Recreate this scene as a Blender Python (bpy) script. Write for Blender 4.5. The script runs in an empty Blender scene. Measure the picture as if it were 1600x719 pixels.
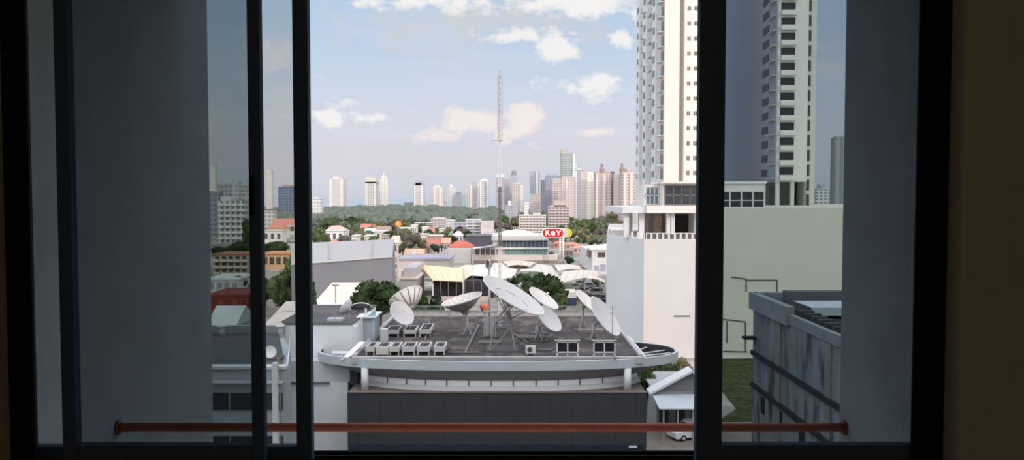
import bpy, math, random
from mathutils import Vector, Matrix
R = random.Random(7)
C = bpy.context.scene.collection
# ---------------------------------------------------------------- camera geometry
F = 1250.0; EYE = 24.0; TH = math.radians(2.31)
ct, st = math.cos(TH), math.sin(TH)
def ray(x, y):
    u = (x-800)/F; v = (359.5-y)/F
    return Vector((u, ct+v*st, -st+v*ct))
def P(x, y, D):                      # the place at depth D (along +Y) that this line of sight reaches
    d = ray(x, y); d *= D/d.y
    return Vector((d.x, d.y, EYE+d.z))
def G(x, y, z=0.0):                  # the place on the level z
    d = ray(x, y); d *= (z-EYE)/d.z
    return Vector((d.x, d.y, EYE+d.z))
def XX(x, D): return P(x, 309, D).x
def ZZ(y, D): return P(800, y, D).z
# ---------------------------------------------------------------- materials
def lin(c):
    return tuple(((v/255)/12.92 if v/255 <= .04045 else ((v/255+.055)/1.055)**2.4) for v in c)
MC = {}
def mat(rgb, rough=.7, var=.0, scale=1.0, metal=0.0, spec=.3, detail=4, emit=0):
    k = (tuple(rgb), rough, var, scale, metal, spec, detail)
    if k in MC: return MC[k]
    m = bpy.data.materials.new('surface_%d_%d_%d' % tuple(int(c) for c in rgb)); m.use_nodes = True
    nt = m.node_tree; b = nt.nodes['Principled BSDF']
    c = lin(rgb)
    b.inputs['Base Color'].default_value = (*c, 1); b.inputs['Roughness'].default_value = rough
    b.inputs['Metallic'].default_value = metal; b.inputs['Specular IOR Level'].default_value = spec
    if var > 0:
        g = nt.nodes.new('ShaderNodeNewGeometry'); n = nt.nodes.new('ShaderNodeTexNoise')
        n.inputs['Scale'].default_value = scale; n.inputs['Detail'].default_value = detail
        nt.links.new(g.outputs['Position'], n.inputs['Vector'])
        mr = nt.nodes.new('ShaderNodeMapRange')
        mr.inputs['From Min'].default_value = .3; mr.inputs['From Max'].default_value = .7
        mr.inputs['To Min'].default_value = 1-var; mr.inputs['To Max'].default_value = 1+var*.6
        nt.links.new(n.outputs['Fac'], mr.inputs['Value'])
        h = nt.nodes.new('ShaderNodeVectorMath'); h.operation = 'SCALE'
        h.inputs[0].default_value = c
        nt.links.new(mr.outputs['Result'], h.inputs['Scale'])
        nt.links.new(h.outputs['Vector'], b.inputs['Base Color'])
    MC[k] = m
    return m
def mix_mat(name, c1, c2, scale, lo=.45, hi=.55, rough=.9, c3=None, scale3=None, stretch=None):
    m = bpy.data.materials.new(name); m.use_nodes = True
    nt = m.node_tree; b = nt.nodes['Principled BSDF']; b.inputs['Roughness'].default_value = rough
    b.inputs['Specular IOR Level'].default_value = .2
    g = nt.nodes.new('ShaderNodeNewGeometry')
    src = g.outputs['Position']
    if stretch:
        mp = nt.nodes.new('ShaderNodeMapping'); mp.inputs['Scale'].default_value = stretch
        nt.links.new(src, mp.inputs['Vector']); src = mp.outputs['Vector']
    def layer(sc, lo, hi):
        n = nt.nodes.new('ShaderNodeTexNoise'); n.inputs['Scale'].default_value = sc; n.inputs['Detail'].default_value = 6
        nt.links.new(src, n.inputs['Vector'])
        mr = nt.nodes.new('ShaderNodeMapRange'); mr.inputs['From Min'].default_value = lo; mr.inputs['From Max'].default_value = hi
        nt.links.new(n.outputs['Fac'], mr.inputs['Value']); return mr.outputs['Result']
    mx = nt.nodes.new('ShaderNodeMix'); mx.data_type = 'RGBA'
    mx.inputs['A'].default_value = (*lin(c1), 1); mx.inputs['B'].default_value = (*lin(c2), 1)
    nt.links.new(layer(scale, lo, hi), mx.inputs['Factor']); out = mx.outputs['Result']
    if c3:
        m2 = nt.nodes.new('ShaderNodeMix'); m2.data_type = 'RGBA'; m2.inputs['B'].default_value = (*lin(c3), 1)
        nt.links.new(out, m2.inputs['A']); nt.links.new(layer(scale3, .5, .62), m2.inputs['Factor']); out = m2.outputs['Result']
    nt.links.new(out, b.inputs['Base Color'])
    return m
FC = {}
def facade(wall, win, fh=3.0, bw=3.2, ph=.5, pw=.55, rough=.7):
    """wall with a regular grid of window openings, laid out in metres on the building itself"""
    k = (tuple(wall), tuple(win), fh, bw, ph, pw)
    if k in FC: return FC[k]
    m = bpy.data.materials.new('facade'); m.use_nodes = True
    nt = m.node_tree; b = nt.nodes['Principled BSDF']; b.inputs['Roughness'].default_value = rough
    b.inputs['Specular IOR Level'].default_value = .2
    tc = nt.nodes.new('ShaderNodeTexCoord'); sp = nt.nodes.new('ShaderNodeSeparateXYZ')
    nt.links.new(tc.outputs['Object'], sp.inputs[0])
    def M(op, a, c):
        n = nt.nodes.new('ShaderNodeMath'); n.operation = op
        for i, q in enumerate((a, c)):
            if q is None: continue
            if isinstance(q, (int, float)): n.inputs[i].default_value = q
            else: nt.links.new(q, n.inputs[i])
        return n.outputs[0]
    u = M('ADD', sp.outputs['X'], sp.outputs['Y'])
    fu = M('FRACT', M('DIVIDE', u, bw), None); fv = M('FRACT', M('DIVIDE', sp.outputs['Z'], fh), None)
    w = M('MULTIPLY', M('LESS_THAN', fu, pw), M('LESS_THAN', fv, ph))
    ge = nt.nodes.new('ShaderNodeNewGeometry'); s2 = nt.nodes.new('ShaderNodeSeparateXYZ')
    nt.links.new(ge.outputs['Normal'], s2.inputs[0])
    w = M('MULTIPLY', w, M('LESS_THAN', M('ABSOLUTE', s2.outputs['Z'], None), .5))
    mx = nt.nodes.new('ShaderNodeMix'); mx.data_type = 'RGBA'
    mx.inputs['A'].default_value = (*lin(wall), 1); mx.inputs['B'].default_value = (*lin(win), 1)
    nt.links.new(w, mx.inputs['Factor']); nt.links.new(mx.outputs['Result'], b.inputs['Base Color'])
    FC[k] = m
    return m
def glass_mat(name, tint, refl=.04):
    m = bpy.data.materials.new(name); m.use_nodes = True
    nt = m.node_tree; nt.nodes.clear()
    o = nt.nodes.new('ShaderNodeOutputMaterial'); t = nt.nodes.new('ShaderNodeBsdfTransparent')
    t.inputs['Color'].default_value = (*[math.sqrt(c) for c in tint], 1)     # two faces per pane
    g = nt.nodes.new('ShaderNodeBsdfGlossy'); g.inputs['Roughness'].default_value = .02
    x = nt.nodes.new('ShaderNodeMixShader'); x.inputs[0].default_value = refl
    nt.links.new(t.outputs[0], x.inputs[1]); nt.links.new(g.outputs[0], x.inputs[2]); nt.links.new(x.outputs[0], o.inputs[0])
    return m
# ---------------------------------------------------------------- mesh builder
def wloc(o):
    l = Vector((0, 0, 0))
    while o is not None:
        l += o.location; o = o.parent
    return l
class MB:
    def __init__(s): s.v = []; s.f = []
    def add(s, vs, fs):
        b = len(s.v); s.v += [Vector(q) for q in vs]; s.f += [tuple(b+i for i in f) for f in fs]; return s
    def box(s, x0, x1, y0, y1, z0, z1):
        return s.add([(x0,y0,z0),(x1,y0,z0),(x1,y1,z0),(x0,y1,z0),(x0,y0,z1),(x1,y0,z1),(x1,y1,z1),(x0,y1,z1)],
                     [(3,2,1,0),(4,5,6,7),(0,1,5,4),(1,2,6,5),(2,3,7,6),(3,0,4,7)])
    def prism(s, poly, z0, z1):
        n = len(poly); a = sum(poly[i][0]*poly[(i+1)%n][1]-poly[(i+1)%n][0]*poly[i][1] for i in range(n))
        if a < 0: poly = poly[::-1]
        return s.add([(p[0],p[1],z0) for p in poly]+[(p[0],p[1],z1) for p in poly],
                     [tuple(range(n-1,-1,-1)), tuple(range(n,2*n))]+[(i,(i+1)%n,n+(i+1)%n,n+i) for i in range(n)])
    def extr_x(s, prof, x0, x1):     # profile in (y,z)
        n = len(prof)
        return s.add([(x0,p[0],p[1]) for p in prof]+[(x1,p[0],p[1]) for p in prof],
                     [tuple(range(n)), tuple(range(2*n-1,n-1,-1))]+[(i,n+i,n+(i+1)%n,(i+1)%n) for i in range(n)])
    def extr_y(s, prof, y0, y1):     # profile in (x,z)
        n = len(prof)
        return s.add([(p[0],y0,p[1]) for p in prof]+[(p[0],y1,p[1]) for p in prof],
                     [tuple(range(n)), tuple(range(2*n-1,n-1,-1))]+[(i,n+i,n+(i+1)%n,(i+1)%n) for i in range(n)])
    def tube(s, p0, p1, r0, r1=None, n=8):
        p0, p1 = Vector(p0), Vector(p1); r1 = r0 if r1 is None else r1
        a = (p1-p0).normalized(); u = a.orthogonal().normalized(); w = a.cross(u)
        vs = []
        for p, r in ((p0,r0),(p1,r1)):
            for i in range(n):
                t = 2*math.pi*i/n; vs.append(p+u*r*math.cos(t)+w*r*math.sin(t))
        return s.add(vs, [tuple(range(n-1,-1,-1)), tuple(range(n,2*n))]+[(i,(i+1)%n,n+(i+1)%n,n+i) for i in range(n)])
    def lathe(s, prof, c, axis=(0,0,1), n=32, closed=False):   # prof: (radius, height along the axis)
        c = Vector(c); a = Vector(axis).normalized()
        u = (Vector((1,0,0)) - a*a.x); u = u.normalized() if u.length > .2 else a.orthogonal().normalized()
        w = a.cross(u); vs = []; m = len(prof)
        for r, h in prof:
            for i in range(n):
                t = 2*math.pi*i/n; vs.append(c+a*h+u*r*math.cos(t)+w*r*math.sin(t))
        fs = []
        for j in range(m if closed else m-1):
            k = (j+1) % m
            for i in range(n): fs.append((j*n+i, j*n+(i+1)%n, k*n+(i+1)%n, k*n+i))
        return s.add(vs, fs)
    def blob(s, c, rx, ry, rz, seed=0, amp=.18, nu=12, nv=8):
        rr = random.Random(seed); ph = [rr.uniform(0,6.3) for _ in range(6)]; c = Vector(c); vs = []
        for j in range(nv+1):
            th = math.pi*j/nv
            for i in range(nu):
                p = 2*math.pi*i/nu
                k = 1+amp*(math.sin(3*p+ph[0]+2*th)+.7*math.sin(5*th+ph[1]+p)+.5*math.sin(7*p+ph[2]))*math.sin(th)
                vs.append(c+Vector((rx*k*math.sin(th)*math.cos(p), ry*k*math.sin(th)*math.sin(p), rz*k*math.cos(th))))
        fs = [(j*nu+i,(j+1)*nu+i,(j+1)*nu+(i+1)%nu,j*nu+(i+1)%nu) for j in range(nv) for i in range(nu)]
        return s.add(vs, fs)
    def leaf(s, c, sz, rr):
        a = Vector((rr.gauss(0,1),rr.gauss(0,1),rr.gauss(0,1))).normalized(); u = a.orthogonal().normalized(); w = a.cross(u)
        c = Vector(c); k = rr.uniform(.6,1.3)*sz
        return s.add([c-u*k, c-w*k*.5+a*k*.15, c+u*k, c+w*k*.5+a*k*.15], [(0,1,2,3)])
    def build(s, name, m, parent=None, smooth=False, bevel=0):
        me = bpy.data.meshes.new(name)
        if parent is not None: off = wloc(parent)
        else:
            xs = [q.x for q in s.v]; ys = [q.y for q in s.v]
            off = Vector(((min(xs)+max(xs))/2, (min(ys)+max(ys))/2, min(q.z for q in s.v)))
        me.from_pydata([q-off for q in s.v], [], s.f); me.update()
        if smooth:
            me.polygons.foreach_set('use_smooth', [True]*len(me.polygons))
        me.materials.append(m)
        o = bpy.data.objects.new(name, me); C.objects.link(o)
        if parent is not None: o.parent = parent
        else: o.location = off
        if bevel:
            b = o.modifiers.new('bevel', 'BEVEL'); b.width = bevel; b.segments = 2; b.limit_method = 'ANGLE'
        return o
def tag(o, label=None, cat=None, group=None, kind=None):
    if label: o['label'] = label
    if cat: o['category'] = cat
    if group: o['group'] = group
    if kind: o['kind'] = kind
    return o
def thing(name, loc, label, cat, group=None, kind=None):
    o = bpy.data.objects.new(name, None); C.objects.link(o); o.location = Vector(loc); o.empty_display_size = .1
    return tag(o, label, cat, group, kind)
def dup(root, loc, rz=None, label=None, group=None, scale=None):
    r = root.copy(); C.objects.link(r); r.location = Vector(loc)
    if rz is not None: r.rotation_euler = (0, 0, rz)
    if scale is not None: r.scale = scale if hasattr(scale, '__len__') else (scale,)*3
    if label: r['label'] = label
    if group: r['group'] = group
    for ch in list(root.children):
        c = ch.copy(); C.objects.link(c); c.parent = r
        for g in list(ch.children):
            d = g.copy(); C.objects.link(d); d.parent = c
    return r
def bx(x0, x1, y0, y1, z0, z1): return MB().box(x0, x1, y0, y1, z0, z1)

#==================================================================== THE ROOM AND THE WINDOW
m_room = mat((226,206,172), .85, .05, 3); m_black = mat((34,37,44), .6, 0, 1, 0, .08)
m_inner = mat((234,226,210), .85, .03, 3)
m_ext = mat((176,178,180), .85, .12, 5)
HX0, HX1, HZ0, HZ1 = -1.385, 1.19, 23.14, 24.86
m_sash = mat((92,104,122), .65, 0, 1, 0, .06)  # sky flare on the stiles put into the blue-grey
def struct(o): return tag(o, kind='structure')
w = MB(); w.box(-2.3,HX0,2.1,2.2,22.5,25.1); w.box(HX1,2.3,2.1,2.2,22.5,25.1); w.box(HX0,HX1,2.1,2.2,22.5,HZ0); w.box(HX0,HX1,2.1,2.2,HZ1,25.1)
struct(w.build('wall_front', m_room))
struct(bx(-2.4,-2.3,-2.6,2.36,22.5,25.1).build('wall_left', m_inner)); struct(bx(2.3,2.4,-2.6,2.36,22.5,25.1).build('wall_right', m_inner))
struct(bx(-2.4,2.4,-2.7,-2.6,22.5,25.1).build('wall_back', m_inner))
struct(bx(-2.4,2.4,-2.7,2.36,22.4,22.5).build('floor', mat((206,190,166), .6, .06, 4))); struct(bx(-2.4,2.4,-2.7,2.36,25.1,25.2).build('ceiling', mat((236,232,224), .9)))
# the outer face of this same building, above, below and beside the room
w = MB(); w.box(-95,-1.43,2.2,2.36,0,58); w.box(1.21,85,2.2,2.36,0,58); w.box(-1.43,1.21,2.2,2.36,0,HZ0); w.box(-1.43,1.21,2.2,2.36,HZ1,58)
struct(w.build('wall_facade', mat((232,228,220),.85,.05,1)))
# balcony: side walls, floor, slab above, rail
struct(bx(-1.60,-1.42,2.36,3.76,22.3,25.0).build('wall_balcony_left', m_ext))
struct(bx(1.20,1.38,2.36,2.90,22.3,25.0).build('wall_balcony_right', m_ext))
struct(bx(-1.42,1.20,2.36,3.1,22.2,22.3).build('floor_balcony', m_ext))
struct(bx(-1.7,1.5,2.36,3.5,25.0,25.15).build('ceiling_balcony_shade', m_ext))  # unseen slab added overhead to keep the side walls dim
RZ = ZZ(668, 2.85)
t = thing('balcony_rail', (0,2.85,RZ), 'orange-red painted round handrail crossing the bottom of the window outside', 'handrail')
MB().tube((-1.42,2.85,RZ),(1.20,2.85,RZ),.0158,n=20).build('bar', mat((206,112,86), .6, .12, 30), t, True)
for sx in (-1.42+.004, 1.20-.004):
    MB().tube((sx-.004,2.85,RZ),(sx+.004,2.85,RZ),.027,n=20).build('wall_plate', mat((150,80,62), .5), t, True)
# window: frame, three sliding sashes with their panes
wd = thing('window_1', (0,2.2,HZ0), None, None, None, 'structure')
wf = MB()
wf.box(HX0,-1.316,2.18,2.194,HZ0,HZ1); wf.box(1.103,HX1,2.18,2.194,HZ0,HZ1); wf.box(-1.43,-1.40,2.2,2.34,HZ0,HZ1); wf.box(1.188,1.21,2.2,2.34,HZ0,HZ1)
wf.box(-1.40,1.188,2.2,2.34,HZ0,ZZ(703,2.34)-.01); wf.box(-1.316,1.103,2.18,2.2,HZ0,ZZ(703,2.34)-.01); wf.box(-1.40,1.188,2.2,2.34,24.78,HZ1); wf.box(-1.316,1.103,2.18,2.2,24.78,HZ1)
wf.build('outer_frame', m_black, wd, False, .004)
sill = MB(); zs = ZZ(703,2.34)-.009; 
for yy in (2.185, 2.235, 2.285, 2.33): sill.box(-1.316 if yy < 2.2 else -1.40,1.103 if yy < 2.2 else 1.188,yy,yy+.006,zs-.002,zs+.009)
sill.build('track', m_black, wd)
g_dark = glass_mat('tinted_glass_dark', (.38,.44,.46), .02); g_light = glass_mat('tinted_glass_light', (.68,.69,.67), .02)
def sash(X0, X1, sl, sr, Y, zb, gm, name='sliding_sash'):
    s = MB(); z0 = zs+.002; z1 = 24.79
    s.box(X0,X0+sl,Y,Y+.034,z0,z1); s.box(X1-sr,X1,Y,Y+.034,z0,z1); s.box(X0+sl,X1-sr,Y,Y+.034,z0,zb); s.box(X0+sl,X1-sr,Y,Y+.034,24.74,z1)
    o = s.build(name, m_sash, wd, False, .003)
    bx(X0+sl-.005,X1-sr+.005,Y+.013,Y+.019,zb-.005,24.745).build('glass_pane', gm, o)
    return o
sA = sash(-1.250,XX(413.5,2.232),XX(120.5,2.232)+1.250,XX(413.5,2.232)-XX(388.5,2.198),2.198,ZZ(690.5,2.232),g_dark)
sB = sash(XX(10,2.265),XX(487.5,2.282),.03,XX(487.5,2.282)-XX(459,2.248),2.248,ZZ(692.5,2.282),g_light)
sC = sash(XX(1087,2.232),1.185,XX(1132,2.198)-XX(1087,2.232),.02,2.198,ZZ(690,2.232),g_dark)
bx(-.718,-.708,2.188,2.198,23.95,24.06).build('latch', mat((30,30,32), .3, 0, 1, .6), sA)

#==================================================================== GROUND, SEA
m_ground = mix_mat('city_ground', (150,145,138), (96,108,84), .03, .42, .58, .95, (178,170,160), .11)
gnd = MB(); gnd.box(-1400,1500,2.4,1440,-.5,0); gnd.build('ground', m_ground)
tag(bpy.data.objects['ground'], kind='structure')
sea = MB(); sea.box(-22000,22000,1440,42000,-.6,-.15); struct(sea.build('sea', mat((158,168,177), .95, .05, .002, 0, 0)))
# driveway and lawn by the low house
struct(bx(9.9,32,56,84,.0,.04).build('driveway', mat((128,120,112), .95, .18, .8)))
m_grass = mix_mat('lawn_grass', (46,58,32), (62,70,40), .35, .4, .6, .95, (84,84,50), 1.2)
la = MB(); la.prism([G(1086,561).to_2d(),G(1200,561).to_2d(),G(1200,660).to_2d(),G(1120,660).to_2d(),(25.5,90)],.0,.07)
tag(la.build('lawn', m_grass), 'mown green lawn between the blank white wall and the stained grey block', 'lawn', None, 'stuff')

#==================================================================== TREES
def leafy(name, m):
    mm = bpy.data.materials.new(name); mm.use_nodes = True
    nt = mm.node_tree; b = nt.nodes['Principled BSDF']; b.inputs['Roughness'].default_value = .8; b.inputs['Specular IOR Level'].default_value = .15
    oi = nt.nodes.new('ShaderNodeObjectInfo'); g = nt.nodes.new('ShaderNodeNewGeometry'); n = nt.nodes.new('ShaderNodeTexNoise')
    n.inputs['Scale'].default_value = .9; n.inputs['Detail'].default_value = 3
    nt.links.new(g.outputs['Position'], n.inputs['Vector'])
    rp = nt.nodes.new('ShaderNodeValToRGB')
    rp.color_ramp.elements[0].position = .3; rp.color_ramp.elements[0].color = (*[c*.5 for c in lin(m)], 1)
    rp.color_ramp.elements[1].position = .72; rp.color_ramp.elements[1].color = (*[min(1,c*1.5) for c in lin(m)], 1)
    nt.links.new(n.outputs['Fac'], rp.inputs['Fac'])
    hs = nt.nodes.new('ShaderNodeHueSaturation'); mr = nt.nodes.new('ShaderNodeMapRange')
    mr.inputs['To Min'].default_value = .8; mr.inputs['To Max'].default_value = 1.2
    nt.links.new(oi.outputs['Random'], mr.inputs['Value']); nt.links.new(mr.outputs['Result'], hs.inputs['Value'])
    nt.links.new(rp.outputs['Color'], hs.inputs['Color']); nt.links.new(hs.outputs['Color'], b.inputs['Base Color'])
    return mm
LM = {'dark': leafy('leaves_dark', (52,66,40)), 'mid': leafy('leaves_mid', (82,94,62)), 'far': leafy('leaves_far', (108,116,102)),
      'olive': leafy('leaves_olive', (106,104,74)), 'brown': leafy('leaves_brown', (112,102,94)), 'vfar': leafy('leaves_far_hazy', (96,104,94))}  # far leaf tones greyed to paint in distance haze
m_bark = mat((92,78,66), .9, .2, 3)
def crown_mb(rx, ry, rz, zc, nleaf, sz, seed, lobes=9, dome=False):
    rr = random.Random(seed); b = MB(); ls = []
    for i in range(lobes):
        t = 2*math.pi*i/lobes+rr.uniform(-.3,.3); k = rr.uniform(.35,.7) if i else 0
        ls.append((rx*k*math.cos(t), ry*k*math.sin(t), zc+rz*(rr.uniform(-.1,.45) if dome else rr.uniform(-.45,.5)), rr.uniform(.42,.6)))
    for i, (x, y, z, q) in enumerate(ls): b.blob((x,y,z), rx*q*.88, ry*q*.88, rz*q*.88, seed+i, .1, 14, 9)
    for _ in range(nleaf):
        x, y, z, q = ls[rr.randrange(lobes)]
        d = Vector((rr.gauss(0,1),rr.gauss(0,1),rr.gauss(0,1))).normalized()*rr.uniform(.8,1.12)
        b.leaf((x+d.x*rx*q, y+d.y*ry*q, z+d.z*rz*q), sz, rr)
    return b
def tree(px, ytop, ybase, wpx, D, kind, label, group=None, nleaf=900, seed=None, dome=False, name='broadleaf_tree', lobes=9, zb=0):
    """crown spans the given width; trunk to the ground"""
    seed = seed if seed is not None else R.randrange(9999)
    x = XX(px, D); zt = ZZ(ytop, D); r = wpx/2*D/F; zl = max(zb, ZZ(ybase, D)); rz = max(.8,(zt-zl)/2)
    t = thing(name, (x, D, zb), label, 'tree', group)
    crown_mb(r*.93, r*.93, rz*.93, 0, nleaf, r*.10, seed, lobes, dome)
    b = crown_mb(r*.9, r*.9, rz*.9, (zt+zl)/2, nleaf, max(.18, r*.09), seed, lobes, dome)
    b.v = [q+Vector((x, D, 0)) for q in b.v]
    b.build('crown', LM[kind], t, False)
    MB().tube((x,D,zb),(x+.1,D,(zt+zl)/2),max(.12,r*.09),max(.08,r*.05),8).build('trunk', m_bark, t, True)
    return t
tree(592, 434, 500, 92, 97, 'dark', 'bushy green tree left of the ribbed dish, in front of the grey hangar wall', nleaf=3000, lobes=14)
tree(562, 455, 505, 50, 92, 'dark', 'lower dark bush behind the small rooftop stair hut with the slanted canopy', nleaf=1500)
tree(833, 423, 494, 112, 108, 'dark', 'large dark dome-shaped tree behind the biggest white dish', nleaf=3400, dome=True, lobes=14)
tree(877, 454, 496, 24, 100, 'mid', 'small lighter green tree at the right edge of the dark dome-shaped tree', nleaf=900)
def hedge_tree(px, ytop, ybase, wpx, D, label, seed, lm='dark'):
    x = XX(px, D); zt = ZZ(ytop, D); r = wpx/2*D/F; h = zt
    t = thing('cypress_tree', (x,D,0), label, 'tree'); b = MB(); rr = random.Random(seed)
    b.lathe([(r*.35,h*.08),(r*.9,h*.3),(r*.95,h*.6),(r*.7,h*.85),(.02,h*.97)], (x,D,0), n=14)
    for _ in range(1100):
        z = rr.uniform(.06,1)*h; q = r*(1.05-max(0,(z/h-.55))*1.6); a = rr.uniform(0,6.3)
        b.leaf((x+q*math.cos(a), D+q*math.sin(a), z), max(.2,r*.16), rr)
    b.build('crown', LM[lm], t); MB().tube((x,D,0),(x,D,h*.3),.15).build('trunk', m_bark, t, True)
hedge_tree(657, 461, 500, 46, 104, 'clipped dark green cypress just right of the ribbed dish', 3)
hedge_tree(681, 463, 500, 38, 105, 'dark green cypress left of the upturned dish, beside another cypress', 4)
hedge_tree(484, 440, 540, 30, 80, 'tall dark columnar tree peeking out beside the left window post', 5)
# trees seen through the left panes
tree(440, 412, 486, 48, 150, 'mid', 'tall leafy tree between the two left window posts', nleaf=2200, lobes=12)
tree(408, 425, 486, 40, 160, 'dark', 'dark tree half hidden behind the inner left window post', nleaf=1300)
tree(372, 374, 408, 44, 330, 'dark', 'dark tree at the foot of the balconied apartment block in the left pane', nleaf=900)
tree(344, 384, 412, 30, 320, 'dark', 'dark bush beside the left fin wall, below the apartment cluster', nleaf=700)
tree(430, 374, 400, 46, 340, 'dark', 'broad dark tree below the red-roofed white houses between the left posts', nleaf=900)
tree(396, 436, 480, 24, 180, 'mid', 'slim tree behind the red-brown shed in the left pane', nleaf=700)
tree(388, 340, 385, 26, 400, 'dark', 'dark tree right beside the balconied apartment block in the left pane', nleaf=700)
tree(372, 428, 462, 30, 205, 'dark', 'dark tree at the right end of the long pale low building in the left pane', nleaf=600)
tree(455, 392, 440, 26, 230, 'mid', 'green tree behind the left edge of the middle window post', nleaf=600)
tree(496, 352, 392, 34, 330, 'mid', 'green tree under the small white slab tower beside the left window post', nleaf=900)
# middle distance, between the low houses
for a in [
 (552,352,368,22,470,'mid','green tree behind the long white villa'),
 (540,366,386,26,360,'brown','brownish tree just behind the grey hangar roof, left half'),
 (520,362,378,24,420,'brown','brownish low tree in front of the long white villa'),
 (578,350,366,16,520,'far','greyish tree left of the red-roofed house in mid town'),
 (585,366,388,24,330,'mid','green tree behind the right half of the grey hangar roof'),
 (608,358,374,22,420,'dark','dark round tree left of the orange disc sign pole'),
 (560,375,388,18,330,'olive','olive bush behind the hangar roof beside the small dark garage'),
 (641,362,392,34,330,'brown','large grey-brown tree to the right of the orange disc sign'),
 (628,378,398,18,270,'mid','bright green tree right of the slim white pylon'),
 (658,370,390,20,330,'olive','olive tree left of the red terraced roofs'),
 (706,366,380,24,360,'dark','dark green tree in front of the pale violet block'),
 (684,380,396,26,300,'dark','dark tree left of the small red-roofed white box building'),
 (696,358,372,16,420,'olive','olive tree in front of the grey apartment slab'),
 (905,352,374,30,520,'mid','large green tree just right of the red pill-shaped sign'),
 (925,352,372,18,540,'dark','darker tree next along from the tree right of the red sign'),
 (938,356,372,18,520,'mid','green tree nearest the white podium wall on the skyline side'),
 (912,370,384,22,420,'dark','dark tree over the grey-roofed houses right of the red sign'),
 (890,400,414,18,280,'dark','dark shrub at the foot of the sign poles'),
 (862,390,408,12,296,'brown','brown leafless tree at the right corner of the glass-fronted market'),
 (776,338,362,18,560,'brown','brownish tree to the left of the white balconied block'),
 (742,330,350,16,700,'brown','brownish tree above the white and grey block with side balconies'),
 (795,345,362,16,520,'brown','brown tree beside the low wide balcony block'),
 (935,432,452,24,215,'olive','olive tree at the right end of the fabric canopies'),
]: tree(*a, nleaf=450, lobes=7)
tree(1030, 562, 625, 84, 94, 'dark', 'dark garden tree behind the grey gable-roofed house', nleaf=1600)
tree(1068, 556, 600, 34, 104, 'olive', 'yellowish shrub at the foot of the blank white wall', nleaf=900)
tree(1010, 572, 640, 34, 88, 'dark', 'dark leafy tree in the gap between the dark facade and the grey gable house', nleaf=1000)
#==================================================================== FAR TOWERS (distance haze painted into the paler wall and window colours)
def tower(x0, x1, yt, D, wall, win, label, crown=None, ex=(), group='far skyline towers', fh=3.1, bw=3.0, ph=.5, pw=.55, zb=0, dep=None, strips=(), cat='tower', name='high_rise'):
    """crown: [(x0,x1,ytop,colour,part name)]; strips: vertical bands [(x0,x1,colour,ytop,part)] standing proud of the front"""
    X0, X1 = XX(x0, D), XX(x1, D); Z = ZZ(yt, D); dd = dep or max(8, min(X1-X0, 26))
    t = thing(name, ((X0+X1)/2, D, zb), label, cat, group)
    bx(X0,X1,D,D+dd,zb,Z).build('shaft', facade(wall, win, fh, bw, ph, pw), t)
    bx(X0-.25,X1+.25,D-.25,D+dd+.25,Z,Z+.8).build('parapet', mat(wall, .8), t)
    zc = Z+.8
    for c in (crown or ()):
        a, b, y, col = c[:4]; nm = c[4] if len(c) > 4 else 'penthouse'
        A, B, Zt = XX(a, D), XX(b, D), ZZ(y, D)
        if nm == 'dome': 
            r = (B-A)/2; MB().lathe([(r,zc),(r*.95,zc+(Zt-zc)*.4),(r*.7,zc+(Zt-zc)*.75),(.05,Zt)], ((A+B)/2,D+dd/2,0), n=16).build('dome', mat(col,.7), t, True)
        elif nm == 'spire':
            MB().tube(((A+B)/2,D+dd/2,zc),((A+B)/2,D+dd/2,Zt),(B-A)/2,.2,8).build('spire', mat(col,.7), t)
        elif nm == 'cupola':
            m_ = (A+B)/2; r = (B-A)/2; h = Zt-zc
            MB().lathe([(r,zc),(r,zc+h*.35),(r*1.1,zc+h*.36),(r*.55,zc+h*.62),(r*.5,zc+h*.85),(r*.62,zc+h*.87),(.05,Zt)], (m_,D+4,0), n=12).build('cupola', mat(col,.7), t)
        elif nm == 'arch':
            m_ = (A+B)/2; r = (B-A)/2; pr = [(m_+r*math.cos(q*math.pi/12), zc+(Zt-zc)*math.sin(q*math.pi/12)) for q in range(13)]
            MB().extr_y(pr, D, D+dd).build('arched_top', mat(col,.7), t)
        else: bx(A,B,D+dd*.15,D+dd*.85,Z,Zt).build(nm, mat(col,.8), t)
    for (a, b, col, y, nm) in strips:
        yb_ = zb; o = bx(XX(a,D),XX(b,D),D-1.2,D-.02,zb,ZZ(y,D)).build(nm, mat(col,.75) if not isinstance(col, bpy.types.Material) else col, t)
    return t
PK, CR, GY, GW = (206,196,194), (216,208,200), (176,176,182), (196,196,202)
W1, W2, W3 = (172,166,168), (186,180,180), (140,142,152)
LIT = (232,226,216)  # sunlit brightness painted into pale strips and caps
T = tower
T(488,502,311,760,(222,216,210),(168,166,170),'small white slab tower with square windows touching the left window post',[(490,497,308,GW)],bw=2.6,ph=.45,zb=0)
T(514,537,281,1380,(218,212,208),(184,182,184),'pale twin-shafted tower with a stepped crown, alone over the sea',[(520,529,276,CR),(523,526,272,GW,'spire')],strips=[(515,518.5,LIT,281,'pilaster'),(532,536,LIT,281,'pilaster')])
T(570,588,287,1340,(214,206,204),(166,160,162),'square tower with a dark ring under a pale domed cap',[(569,589,284,(160,156,156),'dark_band'),(571,587,277,CR)],bw=4.0,pw=.5,strips=[(571,573.5,LIT,287,'pilaster'),(584.5,587,LIT,287,'pilaster')])
T(594,606,279,1390,(232,226,218),(206,202,200),'slim white tower with a pointed top right of the domed-cap tower',[(596,602,275,LIT),(598,600,270,LIT,'spire')],bw=6)
T(593,601,300,1420,(196,196,202),(182,184,190),'lower grey slab directly behind the slim pointed white tower')
T(631,645,317,1330,(170,166,168),(142,140,144),'low dark grey block left of the grey-capped tower')
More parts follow.
